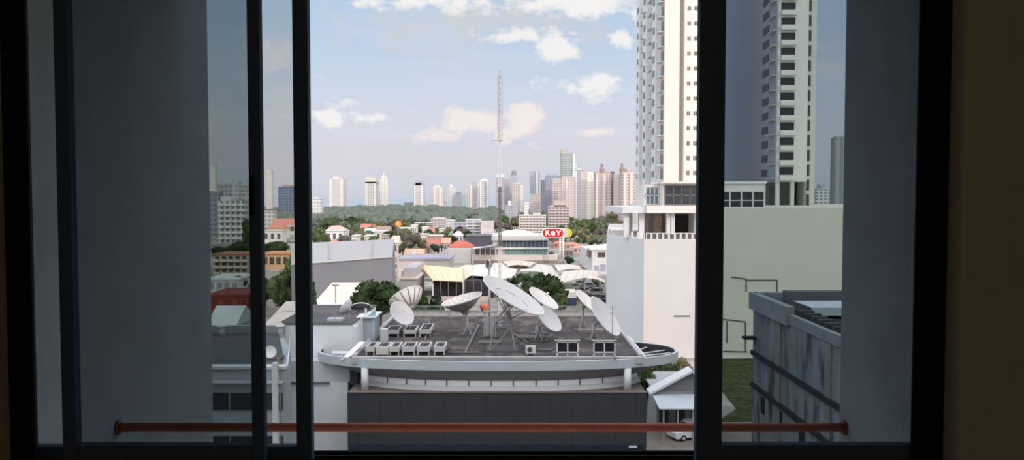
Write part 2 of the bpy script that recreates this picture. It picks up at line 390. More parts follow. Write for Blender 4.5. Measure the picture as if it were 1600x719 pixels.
T(646,662,290,1300,(212,206,204),(164,160,162),'tower with a square grey cap and white side bands',[(646,661,286,(166,164,168),'cap'),(649,658,283,GY)],strips=[(647,649.5,LIT,291,'pilaster'),(658,661,LIT,291,'pilaster')])
T(662,671,314,1310,(214,208,206),(176,172,174),'short pale block hugging the grey-capped tower on its right',[(663,667,311,GW)])
T(675,693,293,1320,(222,214,206),(190,184,182),'broad cream tower with a small raised centre, between gaps of sky',[(679,686,289,CR)],strips=[(677,680,LIT,293,'pilaster'),(686,689,LIT,293,'pilaster')])
T(692,697,315,1330,(188,186,188),(166,166,170),'narrow low grey block right of the broad cream tower')
T(701,712,293,1340,(220,214,208),(190,186,186),'slender cream tower with a pointed stub on its left side',[(703,707,288,LIT)])
T(712,720,301,1330,(166,168,176),(142,146,156),'dull grey-blue tower leaning on the slender cream tower')
T(720,727,305,1380,(178,188,194),(164,174,182),'small teal-tinted tower left of the three evenly stepped towers')
T(728,737,290,1240,(214,204,202),(184,176,176),'first and lowest of the three evenly stepped pink-grey towers',[(729,735,288,GW)],strips=[(734,737,LIT,291,'pilaster')])
T(738,749,286,1200,(206,196,196),(176,168,170),'middle one of the three evenly stepped pink-grey towers',[(740,748,284,(176,174,178))],strips=[(746,749,LIT,287,'pilaster')])
T(750,763,284,1170,(210,204,204),(150,148,154),'tallest of the three stepped towers, with a white arched top',[(750,763,279,LIT,'arch')],bw=9,pw=.45,strips=[(750,752.5,LIT,284,'pilaster'),(760.5,763,LIT,284,'pilaster')])
T(775,788,278,1150,(190,184,188),(160,156,162),'grey-pink tower with white stepped crown just behind the lattice mast',[(776,788,272,(226,220,218)),(779,784,268,GW,'spire')])
T(784,797,281,1210,(198,190,192),(172,166,170),'plain pinkish tower right behind the lattice mast tower pair')
T(797,808,275,1180,(196,194,200),(170,168,176),'tower with a dark grey rounded spire top',[(799,807,265,(140,140,150),'dome')])
T(806,813,281,1190,(222,216,214),(200,196,196),'thin white tower beside the rounded grey spire')
T(800,819,288,1080,(206,196,192),(168,158,158),'cream residential tower in front of the rounded spire tower',[(802,816,286,CR)],strips=[(813,818,(226,218,210),289,'pilaster')])
T(789,809,322,860,(176,174,182),(148,148,158),'low grey office block in front of the cream residential tower',[(794,799,314,(232,230,228))])
T(819,826,317,900,(232,228,224),(196,192,192),'tiny bright white block between the cream tower and the tall split-tone tower')
T(828,843,269,1120,(186,186,192),(164,164,170),'tall slim tower half grey, half bright white',[(830,842,267,GY)],strips=[(837,841,(236,232,228),269,'white_half')])
T(828,846,304,1000,(196,186,184),(170,160,160),'pinkish lower block at the foot of the split-tone tower')
T(845,852,282,1130,(176,172,178),(148,146,152),'narrow dark pinkish tower right of the split-tone tower')
T(853,878,276,1010,(160,164,176),(136,140,154),'broad dark blue-grey glass tower left of the tallest green-grey tower',[(856,872,272,(168,170,178))])
T(863,877,281,980,(216,200,194),(170,154,152),'pink balconied tower standing before the blue-grey glass tower',[(865,875,279,PK)])
T(877,898,241,1060,(178,180,176),(146,152,154),'tallest tower of the middle skyline, green-grey with a yellowish roof block',[(876.5,887,233,(186,180,166),'roof_block')],bw=40,pw=.97,ph=.45,strips=[(894.5,898,(228,226,226),241,'white_edge')])
T(878,898,278,940,(214,198,194),(186,168,166),'pinkish tower below the tallest green-grey tower',[(880,896,276,PK)],strips=[(884,887,(226,214,208),279,'pilaster')])
T(899,912,266,960,(184,184,190),(158,160,168),'grey tower with a white left edge right of the tallest tower',[(901,909,263,(210,208,210)),(899.5,901,252,(222,220,220),'spire')],strips=[(899,901,LIT,267,'white_edge')])
T(907,920,270,900,(214,202,200),(186,172,172),'pale pink tower with fine floor lines, left of the bright cream tower',[(909,918,268,PK)])
T(917,930,272,880,(240,232,216),(214,204,192),'bright sunlit cream tower without a crown',[(919,927,269,LIT)],bw=5,pw=.3)
T(930,955,272,850,(208,190,188),(160,144,146),'pink-brown tower with a red-brown cupola, left one of the cupola pair',[(930,954,268,(176,160,158)),(937,945,255,(160,138,134),'cupola')],strips=[(931,935,(222,208,204),272,'pilaster'),(942,946,(222,208,204),272,'pilaster')])
T(955,960,269,860,(140,128,132),(120,110,114),'narrow dark brown strip tower between the cupola pair')
T(960,975,273,840,(216,204,200),(188,174,172),'pale tower with few windows left of the rightmost cupola tower',bw=6,pw=.3)
T(972,999,271,820,(212,198,194),(164,150,150),'rightmost cupola tower, cream with many balconies',[(972,998,268,(186,172,168)),(968.5,976.5,254,(160,138,134),'cupola'),(977,987,260,(190,172,158),'dome')],strips=[(974,978,(226,214,208),271,'pilaster'),(984,988,(226,214,208),271,'pilaster')])
# in the left panes
T(327,337,260,1000,(226,218,210),(196,190,186),'tall white tower beside the left balcony fin wall',[(329,334,257,GW)],group='towers in the left panes')
T(416,425,267,1150,(224,214,208),(196,188,186),'slim tall cream tower right of the inner left window post',[(417,423,265,GW)],group='towers in the left panes')
T(435,457,293,900,(122,132,150),(92,102,124),'dark blue glass tower with a tan roof box between the left posts',[(440,454,289,(176,150,130),'roof_box')],group='towers in the left panes',bw=4,pw=.7)
T(411,427,331,600,(206,198,194),(156,150,150),'small grey apartment block under the slim tall cream tower',group='towers in the left panes',name='apartment_block',cat='apartment block')
# apartment cluster in the left pane
AG = 'apartment cluster in the left pane'
def flats(*a, **k): return tower(*a, name='apartment_block', cat='apartment block', **k)
flats(340,363,289,560,(176,176,176),(136,138,142),'grey block at the back of the left-pane apartment cluster',[(344,352,286,(200,196,190))],group=AG)
flats(363,373,285,540,(200,198,192),(130,134,138),'tallest narrow block of the left-pane apartment cluster',[(365,371,283,(214,208,200))],group=AG,bw=3,pw=.4)
flats(373,383,291,545,(206,204,198),(150,152,154),'narrow block right behind the tallest in the left-pane cluster',group=AG)
flats(383,391,303,520,(196,196,192),(150,152,152),'short pale block at the right end of the left-pane cluster',group=AG)
flats(326,342,301,500,(150,154,162),(110,114,124),'darker grey block at the left end of the left-pane cluster',[(330,341,298,(214,210,204))],group=AG)
t = thing('apartment_block', (XX(361,430),430,0), 'white balconied apartment block in front of the left-pane cluster', 'apartment block', AG)
X0,X1,Z = XX(340,430),XX(383,430),ZZ(314,430)
bx(X0,X1,430,444,0,Z).build('shaft', facade((204,204,196),(120,126,128),3.0,2.9,.55,.6), t)
for i in range(8):
    z = Z-2.6-3.0*i
    if z < 1: break
    for a, b in ((342,349),(351,360),(363,371),(373,381)):
        bx(XX(a,430),XX(b,430),428.8,430,z,z+1.1).build('balcony', mat((222,222,212),.8), t)
bx(X0+1,X1-9,432,440,Z,Z+2.5).build('penthouse', mat((200,198,190),.8), t)

#==================================================================== MID-DISTANCE APARTMENT BLOCKS
def block(x0, x1, yt, D, wall, label, nfl, cols, winc=(120,116,118), balc=None, dep=12, roof=None, name='apartment_block', cat='apartment block', group=None, zb=0, roofc=None):
    X0,X1,Z = XX(x0,D),XX(x1,D),ZZ(yt,D); t = thing(name, ((X0+X1)/2,D,zb), label, cat, group)
    bx(X0,X1,D,D+dep,zb,Z).build('walls', mat(wall,.8,.05,.3), t)
    bx(X0-.3,X1+.3,D-.3,D+dep+.3,Z,Z+.5).build('roof_slab', mat(roofc or wall,.8), t)
    fh = (Z-zb)/nfl; bw = (X1-X0)/cols
    for i in range(nfl):
        for j in range(cols):
            a = X0+bw*(j+.2); z = zb+fh*(i+.35)
            bx(a,a+bw*.6,D-.12,D+.02,z,z+fh*.48).build('window', mat(winc,.4), t)
            if balc: bx(X0+bw*(j+.06),X0+bw*(j+.94),D-1.1,D-.0,zb+fh*i+.05,zb+fh*(i+.36)).build('balcony', mat(balc,.8), t)
    for (a,b,y,c) in roof or (): bx(XX(a,D),XX(b,D),D+2,D+dep-2,Z+.5,ZZ(y,D)).build('roof_house', mat(c,.8), t)
    return t
block(857,890,324,600,(206,190,186),'pinkish balconied block behind the red pill-shaped sign',8,6,(126,112,116),(222,208,204),roof=[(866,885,314,(200,178,164)),(860,888,321,(190,176,172))])
block(811,853,337,560,(218,208,204),'low wide white block with a full grid of balconies above the glass-fronted market',6,8,(138,124,126),(228,218,214),roof=[(833,845,333,(200,190,186))])
block(728,751,344,480,(206,204,206),'pale block with stacked side balconies left of the lattice mast',6,2,(150,148,152),(222,216,212))
block(751,771,347,470,(214,202,202),'blank pinkish block right of the one with stacked side balconies',2,1,(206,194,194))
block(673,697,343,560,(200,190,190),'grey-pink apartment slab above the terraced red roofs',5,5,(158,150,154),roof=[(676,695,340,(206,194,192))])
block(697,709,345,540,(214,206,206),'narrow white-pink slab right of the grey-pink apartment slab',5,3,(176,170,176))
block(709,729,349,520,(184,182,196),'pale violet block with a dark slot in its middle',4,3,(150,148,166))
block(333,386,399,250,(176,158,136),'three-storey block with dark open galleries and brown roof in the left pane',3,5,(70,66,64),(196,186,168),roofc=(150,108,84))
block(408,450,398,268,(206,170,130),'low house with a wide orange-brown roof between the left posts',1,4,(80,74,70),roofc=(196,140,96),name='low_house',cat='house')
block(322,371,438,200,(196,198,192),'long pale low building beside the left fin wall',1,4,(140,142,144),name='low_house',cat='house')
block(322,386,464,165,(150,66,56),'red-brown shed in the left pane',1,3,(110,48,42),name='shed',cat='shed',roofc=(120,54,48))

#==================================================================== LOW HOUSES
def house(x0, x1, yt, D, wall, roofc, label, h=None, style='hip', dep=9, wins=3, winc=(96,92,94), group=None, name='low_house', rp=.35):
    X0,X1,Z = XX(x0,D),XX(x1,D),ZZ(yt,D); Z = max(Z, 2.5); t = thing(name, ((X0+X1)/2,D,0), label, 'house', group)
    hr = Z*rp if style != 'flat' else .35; zw = Z-hr
    bx(X0,X1,D,D+dep,0,zw).build('walls', mat(wall,.8,.05,.3), t)
    o = .4
    if style == 'hip':
        e = min((X1-X0)*.3, dep*.5)
        MB().add([(X0-o,D-o,zw),(X1+o,D-o,zw),(X1+o,D+dep+o,zw),(X0-o,D+dep+o,zw),(X0+e,D+dep/2,Z),(X1-e,D+dep/2,Z)],
                 [(0,1,5,4),(1,2,5),(2,3,4,5),(3,0,4),(3,2,1,0)]).build('roof', mat(roofc,.8,.12,.4), t)
    elif style == 'gable':
        MB().extr_x([(D-o,zw),(D+dep/2,Z),(D+dep+o,zw)], X0-o, X1+o).build('roof', mat(roofc,.8,.12,.4), t)
    elif style == 'shed':
        MB().extr_x([(D-o,zw),(D-o,zw+.25),(D+dep+o,Z),(D+dep+o,zw)], X0-o, X1+o).build('roof', mat(roofc,.8,.1,.4), t)
    else: bx(X0-o,X1+o,D-o,D+dep+o,zw,Z).build('roof', mat(roofc,.8,.08,.4), t)
    bw = (X1-X0)/max(1,wins)
    for j in range(wins):
        a = X0+bw*(j+.25); bx(a,a+bw*.5,D-.08,D+.02,zw*.35,zw*.8).build('window', mat(winc,.4), t)
    return t
WH = (228,222,216)
for a in [
 (506,540,353,430,WH,(214,176,164),'long white villa with a low pink roof left of mid town','hip'),
 (508,536,360,415,WH,(226,220,214),'white garden wing in front of the long white villa','flat'),
 (563,577,350,500,(214,190,180),(206,128,116),'small house with a bright red roof in the middle of the trees','gable'),
 (576,588,351,505,(176,150,140),(150,112,100),'brown-roofed house right of the bright red roof','hip'),
 (588,608,354,480,(196,180,168),(166,140,128),'long brown-grey roofed house left of the orange disc sign','gable'),
 (567,582,358,440,(200,196,200),(224,220,214),'white house with a sloped pale roof below the bright red roof','shed'),
 (580,602,361,430,(216,210,206),(230,226,218),'long white flat-roofed house below the brown-grey roof','flat'),
 (569,582,368,370,(214,206,192),(230,224,214),'small cream house with a white roof edge above the hangar','flat'),
 (596,604,367,390,(190,178,172),(170,156,148),'small grey house with dark gap right of the long white flat-roofed house','flat'),
 (549,557,368,345,(224,214,210),(226,214,206),'tiny white hut behind the hangar roof beside a dark garage','flat'),
 (606,628,369,330,(214,196,184),(220,204,188),'low pinkish roofs at the foot of the orange disc sign','hip'),
 (623,643,355,480,(196,196,190),(190,190,184),'grey-green roofed house right of the orange disc sign','gable'),
 (642,650,352,470,WH,(232,228,220),'narrow bright white house right of the grey-green roof','flat'),
 (648,674,348,520,(160,150,146),(226,220,212),'dark-walled house under a long white roof','flat'),
 (659,668,355,440,(234,230,226),(226,222,218),'bright white boxy house with a small dark door below the long white roof','flat'),
 (669,677,356,450,(206,170,164),(196,130,122),'small reddish house right of the bright white boxy house','gable'),
 (657,666,366,370,(226,212,204),(220,206,198),'white gatehouse at the left end of the red terraces','flat'),
 (665,690,368,375,(206,150,136),(222,214,206),'first terrace row with red fascia and white roof edge','flat'),
 (666,690,375,350,(206,176,166),(190,120,108),'second terrace row, dull red roof, in front of the red-fascia row','gable'),
 (655,672,378,330,(178,150,146),(176,126,122),'dim red-roofed house left below the terrace rows','hip'),
 (690,702,372,350,(206,190,176),(196,164,140),'tan-roofed house right of the terrace rows','gable'),
 (686,694,357,430,(224,206,196),(226,208,196),'tiny cream house before the grey-pink apartment slab','flat'),
 (708,722,362,420,(206,200,204),(216,212,210),'small arched-roof white house before the pale violet block','hip'),
 (632,660,390,275,(206,184,160),(214,180,150),'long low tan-roofed shed above the flat grey roof','gable'),
 (416,446,349,470,WH,(196,128,108),'white house with a red hip roof between the left posts','hip'),
 (425,462,342,520,(214,202,194),(190,130,114),'further red-roofed row behind the white house between the left posts','gable'),
 (410,440,360,420,WH,(222,214,206),'white flat-roofed house below the red hip roof between the left posts','flat'),
 (489,512,385,250,(206,170,120),(214,180,136),'ochre-walled low building beside the left window post','flat'),
 (866,884,377,380,(196,140,118),(196,128,104),'orange-tiled long roof left of the sign poles','hip'),
 (884,906,379,370,(206,170,156),(198,140,122),'dull red tiled roof right of the sign poles','hip'),
 (896,918,384,345,(210,180,168),(204,152,136),'pink tiled roof behind the white two-storey house','hip'),
 (893,912,371,460,(200,196,196),(190,188,188),'grey metal roof below the large green tree right of the sign','gable'),
 (936,950,366,480,(224,214,186),(206,150,110),'cream house with an orange roof beside the white podium wall','hip'),
 (920,950,348,620,(206,190,184),(186,164,156),'long brown-roofed building below the cupola towers','flat'),
 (878,896,391,320,(150,138,136),(156,140,134),'dark brown house front behind the sign poles','flat'),
]: house(*a[:7], style=a[7], wins=3)

# forest on the far shore, between the building footprints
def footprints():
    global feet
    feet = []
    bpy.context.view_layer.update()
    for o in C.objects:
        if o.parent is None and o.get('category') in ('tower','apartment block','house','building','hangar','hall','tree','sign') and o.location.y > 240:
            xs = []; ys = []
            for c in o.children_recursive:
                for q in c.bound_box:
                    p = c.matrix_world @ Vector(q); xs.append(p.x); ys.append(p.y)
            if xs: feet.append((min(xs),max(xs),min(ys),max(ys)))
def clear(x, y, r): return not any(a-r < x < b+r and c-r < y < d+r for a,b,c,d in feet)
footprints()
fr2 = random.Random(23); protos = []
for kd in ('mid','dark','olive','brown','far'):
    for v_ in range(2):
        protos.append(None)
def small_tree(kd, v_, loc, sc_):
    k = ('mid','dark','olive','brown','far').index(kd)*2+v_
    lab = 'small tree scattered among the low houses and far trees of mid town'; grp = 'trees among the low houses of mid town'
    if protos[k] is None:
        t = thing('broadleaf_tree', (0,0,0), lab, 'tree', grp)
        b = crown_mb(3.6,3.6,2.6,3.6,320,.55,500+k,6); b.build('crown', LM[kd], t)
        MB().tube((0,0,0),(0,0,2.5),.3,.2,6).build('trunk', m_bark, t, True); t.location = loc; t.scale = (sc_,)*3; protos[k] = t
    else:
        dup(protos[k], loc, fr2.uniform(0,6), None, None, sc_)
for _ in range(230):
    q_ = fr2.random()
    if q_ < .6: px, y = fr2.uniform(492,735), fr2.uniform(345,382)
    elif q_ < .75: px, y = fr2.uniform(862,950), fr2.uniform(356,384)
    else: px, y = fr2.uniform(775,1000), fr2.uniform(340,356)
    g = G(px, y+6)
    if not clear(g.x, g.y, 2.6*(1+(g.y-300)/1100)): continue
    small_tree(fr2.choice(['mid','mid','dark','olive','brown','far']), fr2.randrange(2), (g.x,g.y,0), fr2.uniform(.55,1.1)*(1+(g.y-300)/1100))
#==================================================================== HANGAR AND MARKET QUARTER
# grey hangar
A,B = P(455,414,138), P(613,402,156); Cb,Db = P(617,379,196), P(455,386,186)
t = thing('hangar', ((A.x+B.x)/2,150,0), 'big plain grey hangar with a pale curved metal roof, behind the bushy tree', 'hangar')
MB().add([(A.x,A.y,0),(B.x,B.y,0),(Cb.x,Cb.y,0),(Db.x,Db.y,0),A,B,Cb,Db],[(0,1,5,4),(1,2,6,5),(2,3,7,6),(3,0,4,7)]).build('walls', mat((138,137,142),.85,.05,.2), t)
rm = MB(); n = 10; vs = []
for i in range(n+1):
    k = i/n
    for j in range(9):
        q = j/8; p = A.lerp(B,k).lerp(Db.lerp(Cb,k), q); p = p+Vector((0,0,.9*math.sin(math.pi*min(1,q*1.1)*.5)*(1-q*.2)+.12)); vs.append(p)
rm.add(vs,[(i*9+j,(i+1)*9+j,(i+1)*9+j+1,i*9+j+1) for i in range(n) for j in range(8)])
rm.build('roof', mat((172,168,167),.8,.04,.4), t, True)
for k in (.35,.78):
    p0 = A.lerp(B,k)+Vector((0,0,.3)); p1 = Db.lerp(Cb,k)+Vector((0,0,1.0)); p1 = p0.lerp(p1,.9)
    MB().tube(p0+Vector((0,0,.25)), p1+Vector((0,0,.15)), .09).build('roof_seam', mat((176,172,170),.6), t)
MB().tube(A+Vector((0,-.1,.05)),B+Vector((0,-.1,.05)),.18).build('gutter', mat((186,182,180),.6), t)
# arched white gate on the roof edge
t = thing('arched_dormer', P(518,396,205), 'white arched dormer with a dark opening at the hangar roof end', 'dormer')
D = 205; m_ = XX(518,D); r = 6.2*D/F; zb = ZZ(398,D); zt = ZZ(384,D)
pr = [(m_-r,zb),(m_+r,zb)]+[(m_+r*math.cos(q*math.pi/10), zt-r*.6+r*.6*math.sin(q*math.pi/10)) for q in range(11)]
MB().extr_y(pr, D, D+3).build('surround', mat((236,230,224),.7), t)
bx(m_-r*.55,m_+r*.55,D-.06,D+.02,zb+.4,zt-.5).build('opening', mat((86,82,84),.6), t)
bx(m_-r,m_+r,D,D+2,0,zb).build('base_wall', mat((214,206,200),.7), t)
house(508,526,375,240,(206,160,130),(206,142,104),'small building with an orange roof peeping over the hangar left end',style='hip')
# slim pylon
t = thing('white_pylon', G(618,440), 'slim white and pink frame pylon at the hangar right corner', 'pylon')
b = G(618,440); zt = ZZ(374, b.y); bx(b.x-.9,b.x-.5,b.y,b.y+.4,0,zt).build('post', mat((224,206,202),.7), t); bx(b.x+.5,b.x+.9,b.y,b.y+.4,0,zt-1).build('post', mat((214,190,190),.7), t)
for i in range(6): bx(b.x-.5,b.x+.5,b.y+.1,b.y+.3,zt*(.15+.14*i),zt*(.15+.14*i)+.25).build('rung', mat((214,190,190),.7), t)
# orange disc sign
D = 400; t = thing('round_sign', (XX(622,D),D,0), 'orange round disc sign on a tall pole in mid town', 'sign')
MB().tube((XX(622,D),D,0),(XX(622,D),D,ZZ(355,D)),.25).build('pole', mat((150,140,134),.6), t)
MB().tube((XX(622,D),D-.3,ZZ(350,D)),(XX(622,D),D+.3,ZZ(350,D)),5*D/F,n=24).build('disc', mat((236,146,66),.5), t)
MB().tube((XX(622,D),D-.4,ZZ(350,D)),(XX(622,D),D-.3,ZZ(350,D)),1.8*D/F,n=20).build('emblem', mat((250,206,150),.5), t)
# flat grey-roofed hall
def slab_hall(x0,x1,yb,yf,zr,wall,roofc,label,name='flat_hall',posts=0):
    a = G(x0,yb,zr); b_ = G(x1,yb,zr); c = G(x1,yf,zr); X0 = min(a.x,G(x0,yf,zr).x); t = thing(name,((a.x+b_.x)/2,c.y,0),label,'hall')
    X0 = G(x0,yf,zr).x; X1 = c.x
    bx(X0,X1,c.y,a.y,0,zr-.4).build('walls', mat(wall,.8,.05,.3), t)
    bx(X0-.4,X1+.4,c.y-.4,a.y+.4,zr-.4,zr).build('roof', mat(roofc,.7,.05,.3), t)
    return t, X0, X1, c.y, a.y
t,X0,X1,y0,y1 = slab_hall(622,702,397,404,6,(214,200,194),(170,168,176),'flat grey-roofed hall with a long pinkish front wall')
bx(X0+2,X1-12,y1-1,y1,6,7).build('parapet', mat((234,228,222),.7), t)
for k in (.8,.86,.93): bx(X0+(X1-X0)*k,X0+(X1-X0)*k+.5,y0+1,y0+1.5,6,9).build('post', mat((206,200,206),.7), t)
bx(X0+1,X1-1,y0-.1,y0,.5,2.2).build('window', mat((150,138,134),.6), t)
t,X0,X1,y0,y1 = slab_hall(626,651,424,434,5,(186,178,176),(222,204,196),'low lean-to hall with a pinkish roof right of the pylon')
bx(X1-3.2,X1-.4,y0+1,y1+3,5,7.2).build('stair_box', mat((186,180,184),.7), t)
bx(XX(675,150),XX(676.5,150),150,150.3,0,ZZ(444,150)).build('post', mat((232,226,220),.7), t)
# white box with red roof, dark box
house(700,737,378,300,(214,206,200),(206,112,92),'white box building with a bright red hip roof left of the glass-fronted market',style='hip',wins=0,dep=14,rp=.28)
bx(XX(700,299),XX(737,299),293,299,0,ZZ(388.5,296)).build('annex', mat((214,208,202),.8)); tag(bpy.data.objects['annex'],'blank pale annex wall right under the bright red hip roof','annex')
D = 330; t = thing('dark_box_building', (XX(748,D),D,0), 'dark charcoal clad box rising behind the glass-fronted market', 'building')
bx(XX(727,D),XX(770,D),D,D+14,0,ZZ(369,D)).build('walls', mat((92,88,96),.7,.06,.3), t); bx(XX(726.5,D),XX(770.5,D),D-.2,D+14.2,ZZ(369,D),ZZ(368,D)).build('parapet', mat((112,108,112),.7), t)
# glass-fronted market
D = 292; t = thing('market_building', (XX(800,D),D,0), 'glass-fronted two-storey market building with a white curved roof', 'building')
xx = lambda p: XX(p, D); zz = lambda p: ZZ(p, D)
bx(xx(737),xx(872),D,D+4,0,zz(398.5)).build('base_wall', mat((218,204,196),.8,.04,.2), t)
bx(xx(770),xx(857),D+1.5,D+24,zz(399),zz(374)).build('walls', mat((206,200,198),.8), t)
bx(xx(778),xx(856),D+1.2,D+1.6,zz(386.5),zz(376)).build('glass_band', mat((88,98,108),.25,.25,.5), t)
bx(xx(789),xx(855),D+1.2,D+1.6,zz(398),zz(390)).build('glass_band', mat((122,150,146),.25,.2,.5), t)
for i in range(13): bx(xx(778+6.5*i)-.05,xx(778+6.5*i)+.05,D+1.1,D+1.25,zz(398),zz(376)).build('mullion', mat((190,190,190),.5), t)
bx(xx(768),xx(858),D+.2,D+1.6,zz(389.5),zz(386.7)).build('floor_band', mat((226,220,214),.7), t)
bx(xx(768),xx(857),D-.4,D+25,zz(375.5),zz(369)).build('roof_fascia', mat((200,196,192),.7), t)
pr = [(xx(770)+(xx(842)-xx(770))*k/12, zz(369)+(zz(361)-zz(369))*math.sin(math.pi*k/12)) for k in range(13)]
MB().extr_y(pr, D+1, D+14).build('curved_roof', mat((236,232,226),.6), t, False)
MB().add([P(738,389,D-4),P(776,381,D-4),P(778,384,D+3),P(740,386,D+3),P(738,390,D-4),P(776,384,D-4)],[(0,1,2,3),(0,4,5,1)]).build('sloped_canopy', mat((222,216,212),.7), t)
bx(xx(742),xx(775),D+.5,D+1,zz(398),zz(390)).build('shop_window', mat((120,110,108),.4), t)
for p in (741,750,758,766,774): bx(xx(p)-.15,xx(p)+.15,D-.4,D,zz(398.5),zz(386)).build('column', mat((226,220,214),.7), t)
bx(xx(740),xx(872),D-.6,D,0,zz(407)).build('plinth', mat((150,136,130),.8), t)
# red pill sign on white poles
D = 284; t = thing('pole_sign', (XX(872,D),D,0), 'red pill-shaped sign with white lettering on twin white poles', 'sign')
cx, cz = XX(864,D), ZZ(364,D); hw, hh = 17.2*D/F, 7.6*D/F
def pill(cx, cz, hw, hh, y0, y1):
    r = hh; pr = []
    for q in range(13): a = -math.pi/2+math.pi*q/12; pr.append((cx+hw-r+r*math.cos(a), cz+r*math.sin(a)))
    for q in range(13): a = math.pi/2+math.pi*q/12; pr.append((cx-hw+r+r*math.cos(a), cz+r*math.sin(a)))
    return MB().extr_y(pr, y0, y1)
pill(cx,cz,hw,hh,D-.5,D+.5).build('white_border', mat((244,236,234),.5), t)
pill(cx,cz,hw*.93,hh*.84,D-.6,D-.5).build('red_panel', mat((206,36,48),.4), t)
ex = XX(881,D)
pill(ex-.2,cz-.05,2.9,hh*.97,D+.6,D+1.4).build('grey_panel', mat((196,196,176),.5), t)
pill(XX(887,D),cz-.1,1.72,hh*.93,D+.4,D+.6).build('yellow_panel', mat((212,190,64),.5), t)
pill(XX(881.5,D),cz-.1,1.7,hh*.94,D+.2,D+.39).build('pale_panel', mat((206,204,190),.5), t)
for p in (875.3, 880.3): MB().tube((XX(p,D),D+.2,0),(XX(p,D),D+.2,cz-hh*.6),.33,n=10).build('pole', mat((238,230,226),.6), t, True)
for i in range(9): bx(XX(875.3,D),XX(880.3,D),D+.1,D+.3,1.2+i*1.0,1.35+i*1.0).build('rung', mat((226,218,214),.6), t)
def letters(items, m, parent, y, name='lettering'):
    b = MB()
    for txt, x, z, sx, sz in items:
        cu = bpy.data.curves.new('letter', 'FONT'); cu.body = txt; cu.size = 1; cu.offset = .025; cu.extrude = .02; cu.align_x = 'CENTER'
        ob = bpy.data.objects.new('letter', cu); C.objects.link(ob); bpy.context.view_layer.update()
        me = bpy.data.meshes.new_from_object(ob.evaluated_get(bpy.context.evaluated_depsgraph_get()))
        b.add([(x+q.co.x*sx, y-q.co.z, z+q.co.y*sz) for q in me.vertices], [tuple(p.vertices) for p in me.polygons])
        bpy.data.objects.remove(ob); bpy.data.curves.remove(cu); bpy.data.meshes.remove(me)
    return b.build(name, m, parent)
k = hh*1.36; zb_ = cz-k*.36
letters([('R',cx-hw*.50,zb_,k*1.2,k*1.04),('e',cx-hw*.0,zb_,k*1.45,k*1.36),('Y',cx+hw*.50,zb_,k*1.2,k*1.04)], mat((255,248,246),.5), t, D-.64)
# white two-storey house
D = 258; t = thing('white_townhouse', (XX(930,D),D,0), 'white two-storey house with dark windows beside the white podium wall', 'house')
A0,A1 = G(926,428),G(906,412); zt = ZZ(389,D)
MB().add([(A0.x,A0.y,0),(XX(960,A0.y),A0.y,0),(XX(955,A1.y),A1.y,0),(A1.x,A1.y,0),(A0.x,A0.y,zt),(XX(960,A0.y),A0.y,zt),(XX(955,A1.y),A1.y,zt),(A1.x,A1.y,zt-1.2)],
   [(0,1,5,4),(1,2,6,5),(2,3,7,6),(3,0,4,7),(4,5,6,7)]).build('walls', mat((226,222,222),.8,.04,.3), t)
yy = A0.y
bx(XX(922,yy),XX(962,yy),yy-.5,yy+8,zt,zt+.5).build('roof', mat((234,228,222),.7), t)
for a,b_,y0_,y1_ in ((934,946,394,402),(929,936,415,424),(938,947,413,424)):
    bx(XX(a,yy),XX(b_,yy),yy-.1,yy+.05,ZZ(y1_,yy),ZZ(y0_,yy)).build('window', mat((92,84,88) if y0_<400 else (170,172,180),.4), t)
bx(XX(919,yy+6),XX(926,yy+6),yy+4,yy+10,zt-2.6,zt-.5).build('window', mat((140,110,104),.5), t)
bx(XX(926,yy),XX(927.5,yy),yy-.3,yy,0,zt).build('pilaster', mat((238,232,228),.7), t)
# dark hall under the cream roof
Df = 188; t = thing('market_hall', (XX(720,Df),Df,0), 'dark open hall under the flat cream roof, behind the upturned dish', 'hall')
bx(XX(674,Df),XX(770,Df),Df+3,Df+20,0,ZZ(441,Df)).build('walls', mat((62,56,62),.8,.25,.4), t)
for p in (676,688,700,713,726,740,752): bx(XX(p,Df)-.08,XX(p,Df)+.08,Df,Df+.24,0,ZZ(440,Df)).build('post', mat((120,112,112),.6), t)
bx(XX(690,Df),XX(764,Df),Df-3,Df-1.6,0,ZZ(462,Df)).build('counter', mat((196,176,170),.8), t)
def sheet(name, pts, arch, label, col, group, n=12, cross=.0, posts=True, cat='canopy'):
    a,b_,c,d = pts; base = (a+b_+c+d)/4; t = thing(name, (base.x,base.y,0), label, cat, group); vs = []
    for i in range(n+1):
        u = i/n
        for j in range(n+1):
            v = j/n; p = d.lerp(c,u).lerp(a.lerp(b_,u), v)
            vs.append(p+Vector((0,0,arch*math.sin(math.pi*u)*(1-.35*v)-cross*math.sin(math.pi*v))))
    m = n+1; fs = [(i*m+j,(i+1)*m+j,(i+1)*m+j+1,i*m+j+1) for i in range(n) for j in range(n)]
    o = MB().add(vs,fs).build('fabric', mat(col,.7), t, True)
    so = o.modifiers.new('thick','SOLIDIFY'); so.thickness = .12
    for k in (.0,.2,.4,.6,.8,1.0):
        for j in range(n):
            pass
        pts_ = [vs[round(k*n)*(n+1)+j]+Vector((0,0,.0)) for j in range(n+1)]; sm = MB()
        for p0,p1 in zip(pts_,pts_[1:]): sm.tube(p0,p1,.07,n=4)
        sm.build('seam', mat(tuple(int(q*.9) for q in col),.7), t)
    if posts:
        for q in (a,b_,c,d): MB().tube((q.x,q.y,0),q,.14).build('post', mat((200,192,186),.6), t, True)
    return t
def Q(*a): return [G(x,y,z) for x,y,z in a]
SG = 'fabric canopies of the market yard'
sheet('flat_canopy', Q((655,413.5,6.2),(724,419,6.2),(724,440,4.4),(676,438,4.4)), .0, 'large flat cream metal roof, leftmost of the market yard roofs',(236,214,176), SG)
